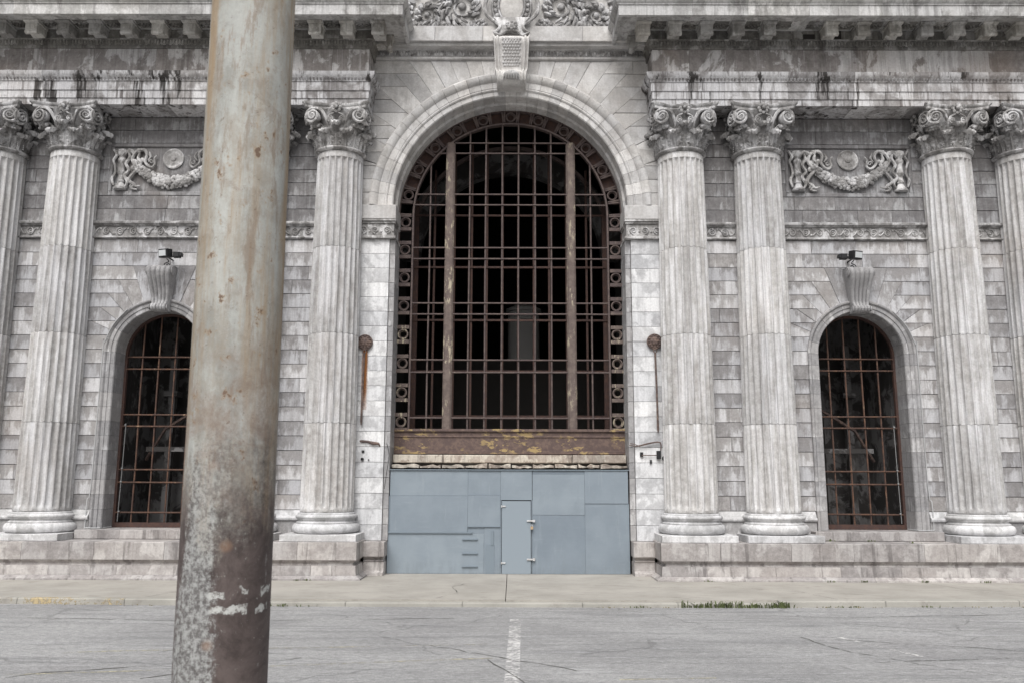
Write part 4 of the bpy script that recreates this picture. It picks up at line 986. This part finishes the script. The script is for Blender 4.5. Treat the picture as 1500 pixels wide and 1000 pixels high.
# ---- wall medallions with hanging rods
for sg, zz, zr, lab in ((1, 6.17, 3.70, 'rusty round iron medallion with a long hanging rod, right of the great arch'),
                        (-1, 6.13, 3.88, 'rusty round iron medallion above an orange rust stain, left of the great arch')):
    t = empty('wall_medallion', (sg * 3.96, -.01, zz), None, lab, 'medallion', 'iron medallions flanking the great arch')
    m = MB(); m.lathe([(.20, 0), (.215, .03), (.215, .07), (.19, .09), (.17, .075), (.14, .085), (.10, .11), (.05, .13), (0, .14)], (0, 0, 0), 26, 'Y')
    for i in range(12): m.ball((.155 * math.cos(i * PI / 6), -.085, .155 * math.sin(i * PI / 6)), .032, 1, .8, 1)
    for i in range(6): m.ball((.075 * math.cos(i * PI / 3), -.11, .075 * math.sin(i * PI / 3)), .035, 1, .8, 1)
    m.build('medallion_disc', 'medal', t, 50)
    m = MB(); m.tube([(.04 * math.cos(i * PI / 6), -.10, -.26 + .055 * math.sin(i * PI / 6)) for i in range(12)], .014, 6, closed=True); m.build('hanging_ring', 'medal', t, 50)
    m = MB(); m.tube([(0, -.10, -.30), (sg * .02, -.09, (zr - zz) * .55), (sg * .03, -.07, zr - zz + .12)], .027, 6); m.tube([(sg * .03, -.07, zr - zz + .32), (sg * .03, -.07, zr - zz + .10), (sg * .03, -.07, zr - zz)], [.028, .03, .012], 7)
    m.build('hanging_rod', 'medal', t, 50)
# orange rust run below the left medallion, a thin crust on the stone
def rust_run():
    t = NT('rust run'); t.b.inputs['Base Color'].default_value = (.36, .15, .05, 1); t.b.inputs['Roughness'].default_value = .9
    tr = t.n('ShaderNodeBsdfTransparent'); mx = t.n('ShaderNodeMixShader'); tc = t.n('ShaderNodeTexCoord'); sx = t.n('ShaderNodeSeparateXYZ'); t.l(tc.outputs['Generated'], sx.inputs[0])
    e = t.math('ABSOLUTE', t.math('SUBTRACT', sx.outputs[0], .5)); nn = t.noise(t.vec((12, 12, 1.2)), 1.0, 5, .7)
    f = t.math('MULTIPLY', t.ramp(t.math('ADD', e, t.math('MULTIPLY', t.math('SUBTRACT', nn, .5), .5)), .46, .10), t.ramp(sx.outputs[2], 0.0, .6, 0.15, .95))
    t.l(f, mx.inputs[0]); t.l(tr.outputs[0], mx.inputs[1]); t.l(t.b.outputs[0], mx.inputs[2]); t.l(mx.outputs[0], t.out.inputs[0]); return t.m
MAT['rustrun'] = rust_run()
m = MB(); m.rings([[(x, y, z) for x, y in ((-4.06, -.009), (-3.84, -.009), (-3.84, -.0085), (-4.06, -.0085))] for z in (4.3, 6.05)]); m.build('rust_stain', 'rustrun', B)

# ---- old iron door-canopy fixings beside the boarding, with a gouge and hole on the left
for sg, lab in ((1, 'broken iron bracket and cable remains on the pier right of the boarding'), (-1, 'dark bar in place of a shaded gouge, square hole, studs and loose cable on the pier left of the boarding')):
    t = empty('pier_remains', (sg * 3.72, -.01, 3.2), None, lab, 'bracket')
    m = MB()
    if sg > 0:
        m.tube([(-.50, .0, .17), (-.34, -.05, .14), (-.20, -.06, .16), (.05, -.07, .22), (.32, -.06, .24), (.33, -.05, .02)], [.012, .016, .022, .022, .018, .014], 6); m.tube([(-.48, -.03, .21), (-.36, -.07, .19), (-.22, -.05, .13)], .012, 5); m.tube([(-.18, -.05, -.10), (.30, -.05, -.10)], .012, 6)
    else: m.tube([(-.30, -.01, .26), (-.22, -.02, .25), (-.08, -.015, .24), (.06, -.03, .20), (.20, -.02, .19), (.24, -.01, .12)], [.02, .035, .03, .045, .03, .015], 6)  # left: raised dark bar put in for the shade of a gouge
    m.build('iron_and_gouge', 'medal', t, 40)
    m = MB()
    if sg > 0: m.box(.22, .33, -.09, 0, -.20, .02, .01); m.ball((.42, -.06, -.18), .07, 1, 1, 1, 9, 6); m.box(.04, .09, -.03, 0, -.32, -.22); m.box(-.22, -.14, -.05, 0, -.14, -.02, .008)
    else: m.box(-.24, -.17, -.012, 0, -.06, .01); m.ball((-.22, -.02, -.22), .045, 1, 1, 1, 8, 5); m.ball((-.05, -.01, -.24), .02)  # black slab put in for the shaded square hole; balls are studs
    m.build('box_and_hole_shade', 'black', t, 40)
    if sg < 0:
        m = MB(); m.tube([(.42, .02, .20), (.50, -.05, -.1), (.46, -.06, -.5), (.40, -.04, -1.0)], .008, 5); m.build('loose_cable', 'black', t, 40)

# ---- floodlights over the side windows
for sg, lab in ((1, 'black square floodlight turned outward above the right side window keystone'), (-1, 'black square floodlight on a bracket above the left side window keystone')):
    t = empty('floodlight', (sg * 9.42, 0, 8.46), None, lab, 'floodlight', 'floodlights over the side windows')
    h = MB(); h.box(-.14, .16, -.12, .10, -.11, .12, .02); h.xf(Matrix.Rotation(.35 * sg, 4, 'Z') @ Matrix.Rotation(.15, 4, 'X')); h.xf(Matrix.Translation((sg * .03, -.42, .05))); hd = h.build('lamp_head', 'black', t)
    h = MB(); h.box(-.105, .125, -.132, -.121, -.075, .085, .003); h.xf(Matrix.Rotation(.35 * sg, 4, 'Z') @ Matrix.Rotation(.15, 4, 'X')); h.xf(Matrix.Translation((sg * .03, -.42, .05))); h.build('glass', 'lens', hd)
    h = MB(); h.box(-sg * .28 - .09, -sg * .28 + .09, -.46, -.30, -.05, .10, .02); h.box(-sg * .38 - .05, -sg * .38 + .05, -.44, -.32, -.02, .07, .01); h.box(-.2, .1, -.40, -.34, -.02, .03); h.build('driver_box', 'black', t)
    h = MB(); h.tube([(-sg * .02, 0, -.03), (-sg * .02, -.36, -.03)], .022, 6); h.tube([(0, -.38, -.08), (-.06 * sg, -.36, -.16), (.06 * sg, -.35, -.22), (.03 * sg, -.32, -.29), (-.05 * sg, -.28, -.26), (-.03 * sg, -.3, -.2), (.10 * sg, -.25, -.28), (.22 * sg, -.12, -.30)], .014, 5); h.build('bracket_arm', 'black', t, 40)

# ---- conduits clipped round the side windows
for sg, lab in ((1, 'thin pale conduit running down the right jamb of the right side window'), (-1, 'thin pale conduit running down the outer jamb of the left side window')):
    m = MB(); X = lambda d: sg * (WX + d)
    pts = [(X(.90), -.10, 7.02), (X(1.25), -.10, 6.60), (X(1.45), -.10, 6.1), (X(1.50), -.06, 5.9), (X(1.515), -.04, 2.3), (X(1.56), -.09, 1.9), (X(1.56), -.09, 1.24), (X(1.50), -.12, 1.17), (X(1.15), -.12, 1.165), (X(1.10), .4, 1.165)]
    m.tube(pts, .013, 6); tag(m.build('conduit', 'conduit', None, 40), lab, 'conduit', 'conduits round the side windows')
    m = MB(); m.tube([(X(.99), SY - .05, 3.95), (X(1.0), SY - .05, 2.6), (X(1.02), SY - .05, 1.3)], .010, 5)
    for z in (3.9, 2.72, 2.36, 1.56): m.ball((X(1.0), SY - .06, z), .028)
    tag(m.build('security_chain', 'chain', None, 40), ('pale chain hanging inside the outer edge of the %s side window bars' % ('right' if sg > 0 else 'left')), 'chain')

# ================================================================== GROUND
def yk(x): return -4.74 + .42 * (abs(x) / 13.0) ** 2
m = MB(); n = 60; xs = [-60 + 2 * i for i in range(61)]
R1 = [(x, -70, -.13) for x in xs]; R2 = [(x, yk(min(abs(x), 18)) + .10, -.13) for x in xs]
m.rings([R1, R2], close=False, cap=False)
m.build('asphalt_road', 'asphalt', kind='structure')
m = MB(); m.box(-300, 300, -300, 300, -.6, -.20); m.build('ground', 'concrete', kind='structure')
PV = empty('pavement', kind='structure')
js = [-18.5, -12.5, -6.4, -.05, 8.15, 13.2, 18.5]
for a, b in zip(js[:-1], js[1:]):
    n = 6; fr = [(a + .008 + (b - a - .016) * i / n) for i in range(n + 1)]; dz = rng.uniform(-.006, .004)
    poly = [(x, yk(x) + .17) for x in fr] + [(x + .0, .3) for x in fr[::-1]]
    sk = .5 if a > 8 else 0
    m = MB(); m.rings([[(x, y, -.12) for x, y in poly], [(x, y, -.004 + dz) for x, y in poly]]); m.build('pavement_slab', 'concrete', PV)
KB = empty('kerb', kind='structure')
x = -18.0
while x < 18:
    L = rng.uniform(1.6, 3.0) if x < 9 or x > 16 else rng.uniform(1.0, 1.6); x2 = min(18, x + L)
    drop = -.005 if abs((x + x2) / 2) > 5.5 else -.045
    m = MB(); R = []
    for i in range(4):
        xx = x + .006 + (x2 - x - .012) * i / 3; y = yk(xx)
        R.append([(xx, y, -.2), (xx, y, drop - .02), (xx, y + .02, drop), (xx, y + .165, drop + .003), (xx, y + .165, -.2)])
    m.rings(R); k = m.build('kerb_stone', 'kerb', KB)
    if x > 10.2 or x2 < -5.2:
        m = MB(); R = []
        for i in range(4):
            xx = x + .02 + (x2 - x - .04) * i / 3; y = yk(xx); R.append([(xx, y - .003, -.125), (xx, y - .003, drop - .021), (xx, y + .019, drop + .003), (xx, y + .10, drop + .005)])
        m.rings(R, False, False); m.build('yellow_paint', 'yellowkerb', k)
    x = x2
# road markings and cracks, thin sheets on the asphalt
def strip(pts, w_, name, mat, z=-.126, wob=0.0):
    m = MB(); P = []
    for i in range(len(pts) - 1):
        for k in range(6):
            t = k / 6; P.append((pts[i][0] * (1 - t) + pts[i + 1][0] * t + rng.uniform(-wob, wob), pts[i][1] * (1 - t) + pts[i + 1][1] * t + rng.uniform(-wob, wob)))
    P.append(pts[-1]); A = []; Bq = []
    for i, p in enumerate(P):
        q = P[min(i + 1, len(P) - 1)]; r = P[max(i - 1, 0)]; dx, dy = q[0] - r[0], q[1] - r[1]; l = math.hypot(dx, dy) or 1; ww = w_ * (1 + (rng.uniform(-.5, .6) if wob else 0)) / 2
        A.append((p[0] - dy / l * ww, p[1] + dx / l * ww, z)); Bq.append((p[0] + dy / l * ww, p[1] - dx / l * ww, z))
    m.rings([A, Bq], False, False); return tag(m.build(name, mat), kind='structure')
strip([(.15, -6.2), (.08, -11.6)], .20, 'white_stripe', 'lineW')
for pts in ([(-11.0, -10.2), (-6.0, -9.2), (-.3, -8.6)], [(-9.5, -11.2), (-4.5, -10.4), (-.2, -9.6)]): strip(pts, .07, 'yellow_line', 'lineY')
strip([(1.5, -10.9), (2.8, -10.8)], .06, 'yellow_line', 'lineY')
strip([(-10.9, -6.4), (-10.7, -7.6)], .13, 'white_stripe', 'lineW')
for pts in ([(4.9, -7.9), (5.2, -9.0), (5.9, -9.9), (6.7, -10.7), (7.5, -11.5)], [(1.9 - .9, -10.4), (-.3, -9.4), (-1.2, -8.7)], [(5.4, -8.1), (7.8, -8.9), (9.6, -10.1), (10.4, -11.2)], [(-4.8, -10.9), (-3.7, -10.2), (-3.0, -9.6)], [(-7.2, -11.4), (-6.2, -10.6), (-5.0, -10.2)], [(-.25, -9.7), (.4, -11.5)],
            [(3.0, -5.6), (6.5, -5.9), (10.5, -5.4)], [(-9, -6.2), (-5.5, -6.5), (-1, -6.1)], [(5.4, -9.8), (7.5, -9.5), (9.2, -9.6)]):
    strip(pts, .022, 'crack', 'crack', -.1255, .035)
strip([(5.55, -7.9), (6.2, -9.4)], .09, 'white_stripe', 'lineW')
for pts in ([(-.9, -1.7), (-1.3, -2.6), (-1.1, -3.6), (-1.5, -4.4)], [(5.2, -1.6), (5.6, -2.7), (6.5, -3.3), (6.9, -4.4)], [(-7.5, -1.6), (-7.1, -3.0), (-7.6, -4.4)], [(10.1, -1.5), (10.5, -2.9), (11.2, -4.3)], [(2.0, -2.2), (3.4, -2.6), (4.4, -2.5)]):
    strip(pts, .014, 'pavement_crack', 'crack', .0055, .025)
# ---- weeds
def weeds(spots, name, mat, label=None):
    m = MB()
    for (x, y, z, n, h, sp) in spots:
        for _ in range(n):
            px, py = x + rng.gauss(0, sp), y + rng.gauss(0, .025); hh = h * rng.uniform(.4, 1.1); a = rng.uniform(0, 2 * PI); ln = rng.uniform(.2, .9) * hh; w_ = rng.uniform(.006, .014)
            dx, dy = math.cos(a), math.sin(a); P0 = (px, py, z); P1 = (px + dx * ln * .4, py + dy * ln * .4, z + hh * .7); P2 = (px + dx * ln, py + dy * ln, z + hh * rng.uniform(.5, 1))
            m.add([(P0[0] - dy * w_, P0[1] + dx * w_, P0[2]), (P0[0] + dy * w_, P0[1] - dx * w_, P0[2]), (P1[0] + dy * w_, P1[1] - dx * w_, P1[2]), (P1[0] - dy * w_, P1[1] + dx * w_, P1[2]), P2], [(0, 1, 2, 3), (3, 2, 4)])
    return tag(m.build(name, mat), label, 'weeds' if label else None, None, 'stuff')
weeds([(3.65 + .12 * i, yk(4.5) - .03, -.13, rng.randrange(6, 24), rng.uniform(.07, .20), .07) for i in range(18)] + [(2.7, yk(2.7) - .02, -.13, 20, .05, .12), (6.9, yk(7) - .02, -.13, 25, .05, .25), (8.8, yk(8.8) - .02, -.13, 16, .05, .2)], 'kerb_weeds', 'weed', 'low green weeds growing along the kerb in the gutter')
weeds([(x, -1.46, 0, 14, .06, .06) for x in (4.9, 7.9, 8.7, 11.7, 12.9, -4.9, -5.2, 10.2)] + [(8.3, -.46, .9, 12, .07, .06), (10.2, -1.0, .9, 10, .05, .1), (9.3, -.5, .9, 12, .06, .05)] + [(-4.75, yk(4.75) - .02, -.13, 26, .08, .16), (-4.2, yk(4.2) - .02, -.13, 12, .06, .12)], 'foot_weeds', 'weed', 'small tufts of weeds in the joints at the foot of the pedestal')
weeds([(-13.9, -.03, 10.02, 30, .07, .07)], 'ledge_moss', 'weed', 'tuft of green moss on the wall between the far left columns')
weeds([(x, yk(x) - .05, -.13, 8, .03, .3) for x in (-9, -7.5, -6.3, 5.5, 6.6, 7.6, 9.4, 10.4, 11.6, 2.2, 3.3)], 'dry_litter', 'dryweed', 'dry straw litter lying in the gutter along the kerb')

# ================================================================== FOREGROUND POLE
PY = -19.85; PX = -0.730
MAT['pole'] = pole_mat()
pl = empty('lamp_post', (PX, PY, -.13), None, 'tall round rust stained galvanised steel pole in the left foreground', 'pole')
m = MB(); m.lathe([(.1295, 0)] + [(.1295 - .0002 * k, .5 * k) for k in range(1, 17)], (0, 0, 0), 72); m.build('pole_shaft', 'pole', pl, 40)
m = MB(); m.lathe([(.26, 0), (.26, .03), (.15, .035), (.145, .08), (.13, .08)], n=40); m.build('base_plate', 'medal', pl, 40); pl.rotation_euler.y = -.008; pl.location.x += .014
for z in (3.93, 3.985):
    m = MB(); m.lathe([(.007, 0), (.007, .004), (.006, .009), (.003, .011), (0, .0115)], (0.004, -.129, z + .13), 12, 'Y'); m.build('bolt', 'medal', pl, 40)
